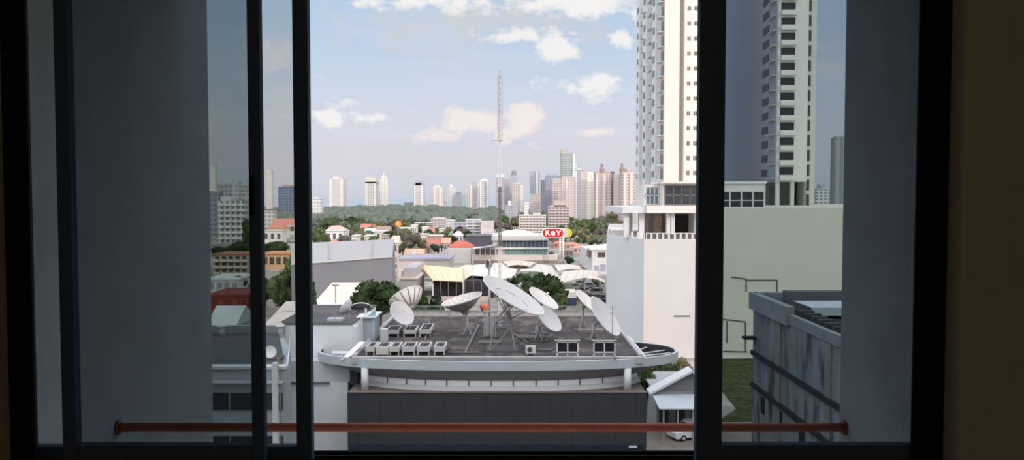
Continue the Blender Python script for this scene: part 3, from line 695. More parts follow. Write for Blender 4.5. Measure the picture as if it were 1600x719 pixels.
sheet('tent_canopy', Q((716,418,6),(737,414,6),(744,430,4.5),(723,440,4)), .5, 'small beige tent slope right against the flat cream roof', (226,214,194), SG)
sheet('tent_canopy', Q((728,416,5.5),(772,413,5.5),(776,438,4.6),(738,431,4.6)), .35, 'bright white vaulted tent behind the top of the biggest dish', (236,228,220), SG)
sheet('tent_canopy', Q((772,411,5.5),(812,415,5.5),(802,434,4.8),(776,440,4.6)), .35, 'white tent right of the bright vaulted one, above the dome-shaped tree', (240,232,222), SG)
sheet('tent_canopy', Q((785,408,6.4),(838,410,6.2),(828,417,6),(794,416,6)), .5, 'beige arched tent at the back, under the glass-fronted market', (230,214,198), SG)
sheet('tent_canopy', Q((815,413,5.5),(862,415,5.5),(872,430,5),(812,424,5.2)), .4, 'long white tent strip between the dome-shaped tree and the sign poles', (230,222,212), SG)
sheet('tent_canopy', Q((842,424,5.2),(872,428,5.2),(880,440,4.6),(852,440,4.6)), .5, 'cream tent at the upper right edge of the dome-shaped tree', (236,222,206), SG)
sheet('tent_canopy', Q((866,414,5.5),(905,415,5.5),(909,422,5.2),(872,424,5.4)), .4, 'cream tent at the foot of the red pill-shaped sign', (236,222,208), SG)
sheet('tent_canopy', Q((880,424,5.4),(936,423,5.2),(938,432,5),(868,445,4.4)), .4, 'largest cream tent wing, pointing left, right of the dome-shaped tree', (236,222,206), SG)
sheet('tent_canopy', Q((912,431,5.2),(945,437,4.8),(946,442,4.4),(914,436,4.8)), .5, 'thin pale curved strip tent by the white podium wall', (242,232,220), SG)
# parked vehicles
def car(loc, rz, col, label, group=None, L=4.4, W=1.8, H=1.5, suv=False, glassc=(40,44,50)):
    t = thing('parked_car', loc, label, 'car', group); t.rotation_euler = (0,0,rz); z0 = .28; hb = H*.58
    b = MB()
    prof = [(-L/2,z0+.1),(-L/2,hb-.12),(-L/2+.12,hb-.04),(-L*.22,hb+.02),(L*.34,hb+.04),(L/2-.05,hb-.02),(L/2,z0+.15),(L/2-.1,z0),(-L/2+.1,z0)]
    cab = [(-L*.25,hb),(-L*.12,H-.05),(-L*.06,H),(L*(.36 if suv else .22),H-.02),(L*(.44 if suv else .38),hb)]
    def xz(prof, w):                   # length along local x
        n = len(prof); return [(p[0],-w/2,p[1]) for p in prof]+[(p[0],w/2,p[1]) for p in prof], [tuple(range(n)),tuple(range(2*n-1,n-1,-1))]+[(i,n+i,n+(i+1)%n,(i+1)%n) for i in range(n)]
    me = mat(col,.25,0,1,0,.5)
    def bl(nm, vf, m, bev=0, par=None):
        q = MB().add(*vf); mm = bpy.data.meshes.new(nm); mm.from_pydata(q.v,[],q.f); mm.materials.append(m)
        o = bpy.data.objects.new(nm,mm); C.objects.link(o); o.parent = par or t
        if bev: k = o.modifiers.new('b','BEVEL'); k.width = bev; k.segments = 3
        return o
    bl('body', xz(prof,W), me, .06); bl('cabin', xz(cab,W*.86), me, .05)
    wn = [(-L*.225,hb+.06),(-L*.11,H-.12),(L*(.34 if suv else .2),H-.12),(L*(.41 if suv else .33),hb+.06)]
    bl('side_window', xz(wn,W*.87), mat(glassc,.15), 0)
    bl('windscreen', ([(-L*.262,-W*.38,hb+.05),(-L*.262,W*.38,hb+.05),(-L*.128,W*.36,H-.1),(-L*.128,-W*.36,H-.1)],[(0,1,2,3)]), mat(glassc,.15))
    for sx in (-1,1):
        for sy in (-1,1):
            q = MB().tube((sx*L*.31,sy*(W/2-.2),.33),(sx*L*.31,sy*(W/2+.02),.33),.33,n=20)
            o = bl('wheel', (q.v,q.f), mat((28,28,30),.8))
            q = MB().tube((sx*L*.31,sy*(W/2+.0),.33),(sx*L*.31,sy*(W/2+.035),.33),.19,n=16)
            bl('hubcap', (q.v,q.f), mat((206,206,210),.3,0,1,.4), 0, o)
    for sy in (-1,1):
        bl('headlamp', ([(-L/2-.01,sy*W*.42,hb-.28),(-L/2-.01,sy*W*.26,hb-.28),(-L/2-.01,sy*W*.26,hb-.14),(-L/2-.01,sy*W*.42,hb-.14)],[(0,1,2,3)]), mat((230,232,236),.1))
    return t
CG = 'cars in the market yard'
car(G(899,463), .3, (222,218,214), 'white car under the largest cream tent wing', CG)
car(G(914,458), 1.2, (206,204,204), 'silver car right of the white car below the cream tent wing', CG)
car(G(930,462), .2, (236,230,226), 'white van-like car near the podium wall below the strip tent', CG, H=1.9, suv=True)
car(G(918,450), .1, (150,146,150), 'dark grey car behind the silver one in the market yard', CG)
car(G(906,446), .3, (214,206,196), 'beige car at the back under the tent wing edge', CG)
car(G(942,470), 1.4, (70,74,98), 'dark blue car against the podium wall', CG)
b = G(890,480); t = thing('box_truck', b, 'box truck with a white upper and dark blue lower body right of the dome tree', 'truck')
bx(b.x-1.5,b.x+1.5,b.y,b.y+6,.6,2.0).build('lower_body', mat((70,76,112),.5), t); bx(b.x-1.5,b.x+1.5,b.y,b.y+6,2.0,3.3).build('upper_body', mat((240,232,224),.6), t)
bx(b.x-1.3,b.x+1.3,b.y+6,b.y+7.6,.6,2.4).build('cab', mat((230,226,222),.5), t)
for sx in (-1,1):
    for dy in (1.2,5.6): MB().tube((b.x+sx*1.3,b.y+dy,.42),(b.x+sx*1.55,b.y+dy,.42),.42,n=14).build('wheel', mat((30,30,32),.8), t)
# low sheet roofs at the left
SR = 'sheet roofs left of the rooftop dishes'
house(478,548,462,117,(206,190,176),(222,210,196),'large cream sheet roof left of the bushy tree, below the hangar',style='shed',dep=18,wins=4,rp=.3)
house(470,512,482,108,(222,216,212),(226,222,220),'white gabled roof next to the tall columnar tree',style='gable',dep=10,wins=2,rp=.5)
house(322,362,484,130,(176,182,178),(190,196,192),'pale sheet-metal roof beside the left fin wall',style='gable',dep=10,wins=2,rp=.5)
house(412,470,488,118,(176,170,166),(190,184,178),'pale low roof behind the near rooftop with two vents',style='shed',dep=12,wins=3)
D = 121; t = thing('street_lamp', (XX(523,D),D,0), 'street lamp with a flat head in front of the hangar wall', 'street lamp')
MB().tube((XX(523,D),D,0),(XX(523,D),D,ZZ(447,D)),.12,.07).build('pole', mat((120,112,110),.6), t); bx(XX(518,D),XX(528,D),D-.2,D+.2,ZZ(447,D),ZZ(445,D)).build('lamp_head', mat((140,132,130),.6), t)

#==================================================================== PODIUM AND TWIN TOWERS ON THE RIGHT
m_wl = mat((222,213,209),.85,.05,.15)
PD = 119.0; cX = XX(1007,PD)
pod = thing('podium', (40,PD,0), 'huge blank white podium wall block below the tall twin towers', 'building')
back = P(948,367,135.0); zL = ZZ(374,PD); zR = ZZ(325,PD); xm = XX(1108,PD)
MB().prism([(cX,PD),(xm,PD),(xm,190),(back.x+7.0,190),(back.x,135)],0,zL).build('low_wing', m_wl, pod)
MB().prism([(cX-.03,PD+.02),(cX+.1,PD+.02),(back.x+.1,135),(back.x-.03,135)],0,zL-.01).build('side_face_tint', mat((219,219,221),.85,.04,.15), pod)  # cool skylight on this side put into the thin skin's colour
MB().prism([(xm,PD),(95,PD),(95,200),(xm,200)],0,zR).build('high_wing', mat((214,212,196),.85,.05,.15), pod)
# thin pipes and cracks on the wall
dk = mat((92,90,86),.8)
def wl(x0,y0,x1,y1,r=.09): MB().tube(P(x0,y0,PD-.05),P(x1,y1,PD-.05),r,n=6).build('wall_pipe', dk, pod)
for a in ((1143,433,1166,436),(1166,436,1166,456),(1166,438,1215,438),(1214,438,1214,456),(1130,499,1165,503),(1165,503,1165,550),(1136,502,1136,536),(1130,549,1168,550),(1053,494,1078,494)): wl(*a)
# railing and terrace
rl = mat((214,208,206),.7)
for i in range(12):
    p = 1009+i*9.2; x = XX(p,PD+.3); bx(x-.14,x+.14,PD+.2,PD+.5,zL,zL+.95).build('parapet_post', rl, pod)
for i in range(7):
    k = i/6.5; x = cX+(back.x-cX)*k; y = PD+(135-PD)*k; bx(x-.05,x+.25,y+.2,y+.5,zL,zL+.95).build('parapet_post', rl, pod)
bx(cX+.2,xm,PD+.28,PD+.36,zL+.85,zL+.95).build('rail_bar', rl, pod)
MB().add([(cX,PD+.9,zL),(xm,PD+.9,zL),(xm,PD+.95,zL+.7),(cX,PD+.95,zL+.7)],[(0,1,2,3)]).build('rail_infill', mat((120,112,112),.7), pod)
# covered deck
DD = 124.0
dk1 = thing('covered_deck', (XX(1040,DD),DD,zL), 'white covered deck with columns and glazed rooms on the podium', 'deck')
x0 = XX(973,DD); bx(x0,XX(1094,DD),DD,DD+26,ZZ(333,DD),ZZ(324,DD)).build('deck_slab', mat((222,218,218),.8), dk1)
bx(XX(1010,DD),XX(1094,DD),DD-.6,DD+.1,ZZ(333,DD),ZZ(321,DD)).build('deck_fascia', mat((232,224,218),.8), dk1)
for p, dy in ((979,1),(1003,1),(1045,.4),(1052,.4),(1090,.4),(985,18),(1015,16)):
    x = XX(p,DD+dy); wdt = .55 if p in (1045,1052) else .8
    bx(x-wdt/2,x+wdt/2,DD+dy,DD+dy+.8,zL,ZZ(332,DD)).build('column', mat((218,214,214),.8), dk1)
bx(XX(1012,DD+10),xm-.15,DD+9,DD+20,zL,ZZ(333,DD)).build('inner_wall', mat((150,138,134),.8,.2,.5), dk1)
bx(XX(1022,DD+9),XX(1034,DD+9),DD+8.8,DD+9,zL+.2,ZZ(336,DD)).build('lattice_panel', mat((190,170,150),.8,.3,2), dk1)
bx(XX(1055,DD+9),XX(1083,DD+9),DD+8.8,DD+9,zL+.2,ZZ(338,DD)).build('dark_opening', mat((64,60,62),.7), dk1)
def glazed(px0,px1,yt,yb,D,nx,ny,dep=8,frame=(206,204,202),gl=(86,92,98),par=None):
    X0,X1,z0,z1 = XX(px0,D),XX(px1,D),ZZ(yb,D),ZZ(yt,D)
    o = bx(X0,X1,D,D+dep,z0,z1).build('glazed_room', mat((214,208,204),.8), par)
    bx(X0+.3,X1-.3,D-.06,D+.02,z0+.3,z1-.35).build('glass', mat(gl,.2,.3,.4), o)
    fr_ = MB()
    for i in range(nx+1): x = X0+.3+(X1-X0-.6)*i/nx; fr_.box(x-.09,x+.09,D-.12,D-.05,z0+.3,z1-.35)
    for j in range(ny+1): z = z0+.3+(z1-z0-.65)*j/ny; fr_.box(X0+.3,X1-.3,D-.12,D-.05,z-.08,z+.08)
    fr_.build('glazing_frame', mat(frame,.6), o)
    return o
glazed(1006,1032,289,322,DD+3,3,2,gl=(120,128,134),par=dk1)
glazed(1036,1094,287,323,DD,4,2,frame=(110,104,100),gl=(70,72,76),par=dk1)
bx(XX(1033,DD),XX(1094,DD),DD-.8,DD+9,ZZ(287,DD),ZZ(283.5,DD)).build('roof_slab', mat((226,216,208),.8), dk1)
# low annex in the right pane
D = 130.0; an = thing('podium_annex', (XX(1165,D),D,zR), 'low white annex with paired dark windows on the podium edge in the right pane', 'building')
bx(XX(1110,D),XX(1196,D),D,D+9,zR,ZZ(287,D)).build('walls', mat((214,212,206),.8), an)
bx(XX(1110,D),XX(1197,D),D-.4,D+9.3,ZZ(287,D)-.0,ZZ(287,D)+.35).build('roof_slab', mat((224,222,214),.8), an)
for i in range(4):
    for (ya,yb) in ((300,312),(314,324.5)):
        a = 1124+18*i; bx(XX(a,D),XX(a+15,D),D-.1,D+.02,ZZ(yb,D),ZZ(ya,D)).build('window', mat((48,50,54),.3), an)
# left tower
TD = 157.0; fhh = 23.1*TD/F; mt = (226,214,202)
tw = thing('residential_tower', (XX(1060,TD),TD,zR), 'tall cream tower with balconies on its shaded side, right of the open window', 'tower', 'twin residential towers')
zb = ZZ(284,TD); ztop = 92
Xc = XX(1037,TD)
bx(Xc,XX(1060,TD),TD,TD+27,zR,ztop).build('shaft', mat((230,216,204),.85,.03,.2), tw)
bx(XX(1060,TD),XX(1067.5,TD),TD+1.6,TD+26,zR,ztop).build('recess', mat((186,184,190),.85), tw)  # groove's shade put into the greyer tone
bx(XX(1067.5,TD),XX(1112,TD),TD,TD+26,zR,ztop).build('shaft', mat((236,221,208),.85,.03,.2), tw)
# shaded side: balcony bays stepping back
bay0 = Xc-.9
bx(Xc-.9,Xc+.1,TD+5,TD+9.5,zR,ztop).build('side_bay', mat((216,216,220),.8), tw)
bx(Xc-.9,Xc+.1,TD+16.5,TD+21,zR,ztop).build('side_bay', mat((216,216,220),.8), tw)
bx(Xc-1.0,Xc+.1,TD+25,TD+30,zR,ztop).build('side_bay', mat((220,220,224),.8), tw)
i = 0; z = zb+.4
while z < 66:
    for (ya, yb_, nm, xo) in ((TD+.9,TD+3.9,'balcony',0),(TD+11,TD+15.2,'balcony',0),(TD+22,TD+24,'balcony',0)):
        q = bx(Xc-.06,Xc+.02,ya+.2,yb_-.2,z+.25,z+2.2).build('window', mat((84,92,98),.25), tw)
        bx(Xc-1.0,Xc,ya,yb_,z-.1,z+.05).build('balcony', mat((214,214,216),.8), tw)
        bx(Xc-1.0,Xc-.93,ya,yb_,z+.05,z+1.0).build('balcony_glass', mat((150,172,170),.2), tw)
    for ya in (TD+6.2,TD+17.6,TD+26.5):
        bx(Xc-1.08,Xc-.9,ya,ya+1.6,z+.7,z+1.9).build('window', mat((104,108,114),.3), tw)
    for p in (1072,1082.5):
        for dx in (0,2.9): bx(XX(p+dx,TD),XX(p+dx+2.1,TD),TD-.06,TD+.02,z+.9,z+1.75).build('window', mat((110,102,96),.4), tw)
    z += fhh; i += 1
# right tower
t2 = thing('residential_tower', (XX(1240,TD),TD,zR), 'tall tower seen through the right pane, with a grey shaded side and balcony column', 'tower', 'twin residential towers')
Xr = XX(1213,TD)
bx(Xr,XX(1264,TD),TD,TD+42,zb,ztop).build('shaft', mat((216,216,206),.85,.03,.2), t2)
bx(XX(1264,TD),XX(1276,TD),TD+1.2,TD+36,zR,ztop).build('shaft', mat((206,206,196),.85,.03,.2), t2)
bx(XX(1260,TD),XX(1264,TD),TD-.05,TD+.3,zR,ztop).build('window_strip', facade((196,196,186),(70,74,74),fhh,9,.75,.99), t2)
for p in (1213,1236,1258): bx(XX(p,TD),XX(p,TD)+.7,TD+.2,TD+1.0,zR,zb).build('column', mat((206,204,196),.8), t2)
bx(XX(1226,TD),XX(1258,TD),TD+6,TD+20,zR,zb).build('lobby_wall', mat((130,130,126),.8), t2)
bx(XX(1216,TD),XX(1232,TD),TD+5,TD+6,zR,zb-1).build('lobby_window', mat((80,84,88),.4), t2)
bx(Xr-.04,Xr+.04,TD+.8,TD+41.9,zb,ztop).build('side_shade_skin', mat((168,174,192),.85,.03,.2), t2)  # blue-grey shade of this side painted onto a thin skin
bx(Xr+.2,XX(1276,TD),TD+20,TD+40,zR,zb).build('core', mat((190,190,184),.8), t2)
z = zb+.4
while z < 66:
    bx(XX(1217,TD),XX(1239,TD),TD-.05,TD+.1,z+.95,z+2.45).build('window', mat((44,46,48),.3), t2)
    bx(XX(1216,TD),XX(1240,TD),TD-1.0,TD,z-.1,z+.85).build('balcony', mat((214,214,204),.8), t2)
    bx(Xr-.1,Xr+.02,TD+5.5,TD+9.5,z+.7,z+2.2).build('window', mat((52,54,60),.3), t2)
    bx(Xr-.7,Xr,TD+1.0,TD+4.6,z+.1,z+.35).build('sunshade', mat((190,190,186),.8), t2)
    z += fhh
T(1303,1319,216,700,(150,156,160),(128,134,140),'grey tower cut by the right balcony wall in the right pane',[(1306,1319,212,(150,156,160))],group='towers in the right pane',bw=6,pw=.5,ph=.9)
T(1275,1301,296,760,(200,204,200),(120,128,132),'low white tower with a dense window grid right of the tower foot',[(1284,1292,288,(170,172,170))],group='towers in the right pane',bw=4,pw=.55)
# stained grey block
bX, bF, bN = 20.0, XX(1,1), 0
bD = bX*F/379; zt = ZZ(457, bD)
m_st = mix_mat('stained_render', (150,154,160), (124,126,132), .35, .42, .62, .95, (84,84,86), .55, (1,1,.35))
gb = thing('concrete_block', (30,bD-15,0), 'stained grey concrete block with dark ledges in the right pane', 'building')
m_par = mat((140,144,150),.9,.15,.8)
bx(bX,46,33,bD,0,15.0).build('walls', m_st, gb)
pp = MB(); pp.box(bX-.3,bX+.3,57.2,bD+.3,14.8,zt); pp.box(bX,46,bD-.3,bD+.3,14.8,zt); pp.box(bX-.1,bX+.3,33,57.2,14.9,15.6); pp.build('roof_parapet', m_par, gb)
bx(bX+.3,46,33,bD-.3,14.9,15.05).build('roof_floor', mat((58,60,64),.95,.3,.6), gb)
dkl = mat((52,54,58),.9,.2,1)
def zside(x,y):                       # level on the -X side face seen at this sight line
    d = ray(x,y); d *= bX/d.x; return EYE+d.z
for yl in (552, 603): 
    z = zside(1185,yl); bx(bX-.22,bX,33,bD,z-.35,z).build('ledge', dkl, gb)
for y in (59.0,49.6): bx(bX-.1,bX,y,y+1.0,0,14.8).build('pilaster', mat((138,136,130),.9,.15,.6), gb)
for y in (63.6,59.5,55,48.5):
    for z in (7.4,3.4): bx(bX-.05,bX+.02,y-.9,y,z-.6,z+.7).build('vent_opening', mat((40,42,44),.8), gb)
pa,pb = G(1268,481,15.9),G(1318,470,15.9); MB().add([(pa.x,pa.y,15.9),(46,pa.y,15.9),(46,pb.y,15.9),(pb.x-4,pb.y,15.9),(pa.x,pa.y,15.3),(46,pa.y,15.3)],[(0,1,2,3),(4,5,1,0)]).build('roof_light_sheet', mat((196,200,204),.7), gb)
for i in range(7): bx(bX+.5+.0*i,bX+1.5,56.5-1.2*i,57.1-1.2*i,15.05,15.95-.03*i).build('roof_joist', mat((70,72,76),.8), gb)
bx(bX+2,bX+9,bD-2.2,bD-1.2,15.05,16.5).build('roof_duct', mat((104,106,110),.8), gb)
bx(bX-1.0,bX,bD-1.0,bD-.2,zside(1180,526)-.2,zside(1180,526)).build('bracket', dkl, gb)
# low house with gable roof, SUV
HD = 82.0; hs = thing('gable_house', (XX(1060,HD),HD,0), 'low grey house with a light metal gable roof and porch right of the dark facade', 'house')
xl, xr_ = XX(1024,HD), XX(1113,HD); za, zb2 = ZZ(612,HD), ZZ(581,HD); xmid = XX(1083,HD)
bx(xl+.3,xr_-.3,HD,HD+9,0,za).build('walls', mat((150,150,152),.85,.08,.6), hs); bx(xl,xr_,HD+1.4,HD+9,za,za+.15).build('flat_roof', mat((150,152,154),.8), hs)
MB().extr_y([(xl,za),(xmid,zb2),(xr_,za)], HD+.05, HD+1.4).build('gable_wall', mat((120,120,122),.85,.1,1), hs)
for s_, xa in ((0,xl),(1,xr_)):
    MB().extr_y([(xa-(.5 if s_==0 else -.5),za-.3),(xa-(.5 if s_==0 else -.5),za-.05),(xmid,zb2+.25),(xmid,zb2)], HD-.5, HD+1.6).build('roof_slope', mat((206,208,210),.6), hs)
MB().add([(xl-.2,HD-.05,za-.25),(xr_,HD-.05,za-.25),(xr_,HD-4.2,ZZ(639,HD-4.2)),(xl-.2,HD-4.2,ZZ(639,HD-4.2)),(xl-.2,HD-.05,za-.37),(xr_,HD-.05,za-.37),(xr_,HD-4.2,ZZ(640.5,HD-4.2)),(xl-.2,HD-4.2,ZZ(640.5,HD-4.2))],
   [(0,1,2,3),(7,6,5,4),(3,2,6,7),(0,3,7,4),(1,5,6,2)]).build('porch_roof', mat((186,192,198),.6,.05,1), hs)
for x in (xl+.2,xl+1.6,xl+3.1,xl+4.4): bx(x,x+.14,HD-4,HD-3.86,0,ZZ(640,HD-4)).build('porch_post', mat((176,178,180),.7), hs)
for a in (.6,2.3,3.9): bx(xl+a,xl+a+.9,HD-.06,HD+.02,.2,2.2).build('window', mat((60,62,66),.4), hs)
sv = car(G(1080,684), math.radians(20), (236,238,240), 'white car parked before the porch, half hidden by the right window post', None, 4.7, 1.9, 1.75, True)

#==================================================================== THE BUILDING WITH THE DISHES
db = thing('broadcast_building', (0,58,0), 'low dark building with an oval grey overhanging roof ring below the dishes', 'building')
ZR = 12.02; RX0, RX1, RY0, RY1 = -11.75, 9.6, 59.6, 80.6
m_roof = mix_mat('roof_felt', (88,82,80), (70,66,66), .5, .4, .62, .95, (106,98,94), .9, (1,.5,1))
bx(RX0,RX1,RY0,RY1,11.6,ZR).build('roof_deck', m_roof, db)
bx(RX0,RX1,62.6,RY1,0,11.6).build('core_walls', mat((120,118,120),.85,.08,.6), db)
cu = MB(); cu.box(RX0-.25,RX1+.25,RY0-.3,RY0+.1,ZR-.42,ZR+.08); cu.box(RX1-.05,RX1+.25,RY0,RY1,ZR-.5,ZR+.22); cu.box(RX0-.25,RX0+.05,RY0,RY1,ZR-.5,ZR+.22); cu.box(RX0,RX1,RY1-.15,RY1+.2,ZR-.5,ZR+.55)
cu.build('roof_kerb', mat((176,172,172),.85,.1,1), db)
EX, EY, EA, EB = -1.1, 63.0, 14.2, 4.9
def ell(a, b, n=120, e=2.3):
    pw = 2/e
    return [(EX+a*math.copysign(abs(math.cos(t))**pw, math.cos(t)), EY+b*math.copysign(abs(math.sin(t))**pw, math.sin(t))) for t in [2*math.pi*i/n for i in range(n)]]
def ring(levels, name, m, closed=True, n=120):
    vs = []
    for a, b, z in levels: vs += [(x, y, z) for x, y in ell(a, b, n)]
    L = len(levels); fs = [(j*n+i, j*n+(i+1)%n, ((j+1)%L)*n+(i+1)%n, ((j+1)%L)*n+i) for j in range(L if closed else L-1) for i in range(n)]
    o = MB().add(vs, fs).build(name, m, db, True)
    es = o.modifiers.new('e','EDGE_SPLIT'); es.split_angle = math.radians(35); return o
zr0, zr1 = 11.33, 11.99
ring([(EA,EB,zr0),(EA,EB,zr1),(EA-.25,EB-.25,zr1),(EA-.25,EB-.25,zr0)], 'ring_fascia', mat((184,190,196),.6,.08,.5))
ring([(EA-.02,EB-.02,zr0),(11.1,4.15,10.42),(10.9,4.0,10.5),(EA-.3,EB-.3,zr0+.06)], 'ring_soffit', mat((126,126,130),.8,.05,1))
MB().prism(ell(EA-.27,EB-.27), 11.36, 11.40).build('ring_gutter_floor', mat((52,49,49),.9,.15,1), db)
ring([(EA-.255,EB-.255,zr1-.01),(EA-.255,EB-.255,11.38),(EA-.29,EB-.29,11.38),(EA-.29,EB-.29,zr1-.01)], 'ring_liner', mat((66,63,63),.9,.1,1))
ring([(11.0,4.1,10.02),(11.0,4.1,10.44),(10.8,3.9,10.44),(10.8,3.9,10.02)], 'strip_wall', mat((250,250,250),.7))
ring([(11.25,4.35,9.6),(11.0,4.1,10.02),(10.6,3.7,10.02),(10.6,3.7,9.6)], 'strip_sill', mat((206,204,206),.8))
for p in (600,632,663,697,732,767,802,838,873,908,945):
    x = XX(p,58.95); k = abs((x-EX)/11.02)
    if k < 1:
        y = EY-4.12*(1-k**2.3)**(1/2.3); bx(x-.04,x+.04,y-.05,y+.05,10.02,10.44).build('strip_mullion', mat((96,98,104),.6), db)
for px in (568, 982):
    x = XX(px,59.3); MB().tube((x,59.3,9.66),(x,59.3,11.3),.27,n=20).build('column', mat((226,226,228),.7), db, True)
FW0, FW1 = XX(541,58.4), XX(1012,58.4)
bx(FW0,FW1,58.4,76,0,9.66).build('lower_walls', mat((112,104,98),.8,.1,.6), db)
bx(FW0,FW1,58.2,58.4,.0,ZZ(614,58.2)).build('dark_cladding', mat((58,59,63),.5,.05,.5), db)
bx(FW0,FW1,58.15,58.45,ZZ(614,58.2),ZZ(614,58.2)+.06).build('coping', mat((120,108,98),.8,.1,1), db)
bx(FW0+.2,FW1-.2,58.14,58.2,ZZ(706,58.1),ZZ(696,58.1)).build('glass_strip', mat((36,46,60),.15,.3,1), db)
bx(XX(985,58),XX(998,58),58.0,58.2,ZZ(700,58),ZZ(697.5,58)).build('wall_lamp', mat((210,214,216),.4), db)
for i in range(14):
    x = FW0+(FW1-FW0)*(i+.5)/14; bx(x-.02,x+.02,58.185,58.21,.2,9.6).build('panel_joint', mat((54,55,59),.6), db)
# left white side volumes
bx(-18,XX(541,61.2),61.2,63.1,0,ZZ(598,61.2)).build('side_wing', mat((232,234,236),.8,.05,.4), db)
bx(-18,XX(546,61.5),61.5,63.15,ZZ(598,61.2),11.36).build('side_wall', mat((206,206,208),.8,.05,.4), db)
bx(-18,XX(512,61.1),61.0,61.2,ZZ(600,61.1),ZZ(597,61.1)).build('side_ledge', mat((110,110,112),.8), db)
bx(XX(546,61.4),XX(558,61.4),61.0,62.5,9.66,11.36).build('dark_corner', mat((70,68,70),.8), db)
# oval end: white pipes across the gutter
wp = mat((220,222,226),.5)
for (x0_,y0_,x1_,y1_) in ((9.8,60.7,12.2,62.0),(9.8,61.6,12.6,63.2),(9.8,62.4,12.4,64.4),(9.8,63.6,11.4,66.0),(9.8,60.2,11.4,60.9)):
    MB().tube((x0_,y0_,11.7),(x1_,y1_,11.65),.05).build('gutter_pipe', wp, db)
MB().tube((RX1+.35,59.7,ZR+.0),(RX1+.35,68.5,ZR+.05),.1).build('side_pipe', wp, db)
MB().tube((RX1+.62,59.7,ZR-.2),(RX1+.62,68.5,ZR-.1),.05).build('side_pipe', wp, db)
MB().add([(-14.2,62.6,11.75),(-12.0,61.6,11.9),(-12.0,61.8,12.05),(-14.2,62.8,11.9)],[(0,1,2,3)]).build('gutter_plate', wp, db)
MB().add([(-12.9,59.7,11.8),(-12.1,59.7,12.1),(-11.5,62.2,12.75),(-11.95,62.2,12.75)],[(0,1,2,3)]).build('corner_plate', mat((230,228,224),.7), db)
# left roof box with its hut
lb = thing('rooftop_annex', (-14.6,63,0), 'white rooftop annex with a dark flat roof at the left end of the oval ring', 'annex')
zt = ZZ(507,63.2)
bx(-18.5,-12.65,63.2,74,0,zt).build('walls', mat((236,238,240),.8,.05,.5), lb)
bx(-12.66,-12.4,63.2,64.2,10,zt-.2).build('corner_trim', mat((222,226,230),.8), lb)
bx(-18.6,-12.6,63.1,74.1,zt,zt+.1).build('roof', mat((92,88,88),.95,.15,.6), lb)
for x in (-17.2,-14.2,-13.0): MB().tube((x,63.6,zt+.1),(x,63.6,zt+1.1),.03).build('roof_post', mat((170,170,172),.6), lb)
MB().tube((-18.4,63.6,zt+1.0),(-13,63.6,zt+1.0),.02).build('roof_rail', mat((150,150,152),.6), lb)
bx(-14.9,-13.7,64,65,zt+.1,zt+.3).build('roof_hatch', mat((180,186,190),.7), lb)
sh = thing('stair_hut', P(573,532,66.5), 'small grey stair hut with a slanted glass canopy between annex and condensers', 'hut')
hD = 66.5; X0,X1 = XX(566,hD),XX(583,hD); zh = ZZ(497,hD)
bx(X0,X1,hD,hD+3,ZR-.6,zh).build('walls', mat((176,182,190),.8,.05,.8), sh)
bx(X0-.55,X0,hD-.3,hD+2,ZR-.8,zh+.1).build('side_panel', mat((226,220,218),.7), sh)
bx(X0-.1,X1+.2,hD-.25,hD+3,zh,zh+.12).build('roof', mat((206,208,210),.7), sh)
MB().add([P(571,497,hD-.2),P(587,483,hD+.5),P(587,497,hD+.5)],[(0,1,2)]).build('canopy', mat((170,190,196),.3), sh)
bx(X1-.08,X1+.04,hD-.08,hD,ZR-.5,zh).build('door_jamb', mat((196,202,208),.7), sh)
MB().tube(P(571.5,497,hD+1),P(571.5,482,hD+1),.09).build('vent_pipe', mat((214,214,216),.6), sh)
bx(X1+.5,X1+1.1,hD,hD+.6,ZR,ZR+1.0).build('utility_box', mat((206,206,204),.7)); tag(bpy.data.objects['utility_box'],'small pale box standing right of the stair hut','utility box')
# near rooftop in the left panes
nb = thing('office_building', (-30,50,0), 'grey office building with a dark flat roof and ribbon windows in the left panes', 'building')
zr = ZZ(573,50); pl = [(-46,50),(XX(444,50),50),(-15.6,56),(-18.2,63),(-46,63)]
MB().prism(pl,0,zr-.15).build('walls', mat((172,178,184),.8,.06,.5), nb)
MB().prism([(-46.2,50.6),(XX(436,50),50.6),(-16.2,56),(-18.6,63.2),(-46.2,63.2)],zr-.16,zr-.05).build('roof', mat((88,90,94),.95,.15,.5), nb)
bx(-46,XX(444,50),49.85,50.6,zr-.15,zr+.02).build('parapet', mat((206,210,212),.8), nb)
bx(-46,XX(440,50),49.6,50,zr-1.0,zr-.9).build('cornice', mat((196,200,204),.8), nb)
for (ya,yb) in ((614,640),(681,705)):
    bx(-46,XX(438,50),49.88,50.02,ZZ(yb,50),ZZ(ya,50)).build('ribbon_window', mat((52,58,68),.2,.15,1), nb)
    for i in range(9): x = XX(438,50)-.1-i*1.6; bx(x-.04,x+.04,49.84,49.9,ZZ(yb,50),ZZ(ya,50)).build('mullion', mat((140,146,150),.6), nb)
bx(XX(425,50),XX(433,50),49.5,49.9,0,zr+.3).build('corner_pier', mat((214,218,220),.8), nb)
MB().add([(XX(444,50),50,zr),(-15.6,56,zr),(-15.6,56,zr+.9),(XX(446,50),50.2,zr+.1)],[(0,1,2,3)]).build('side_parapet', mat((222,226,228),.8), nb)
MB().tube(P(434.5,580,49.7),P(434.5,560,49.7),.04).build('rod', mat((190,170,140),.6), nb)
bx(-46,-18.0,62.6,63.1,zr-.1,zr+.55).build('rear_parapet', mat((150,154,158),.85,.1,.5), nb)
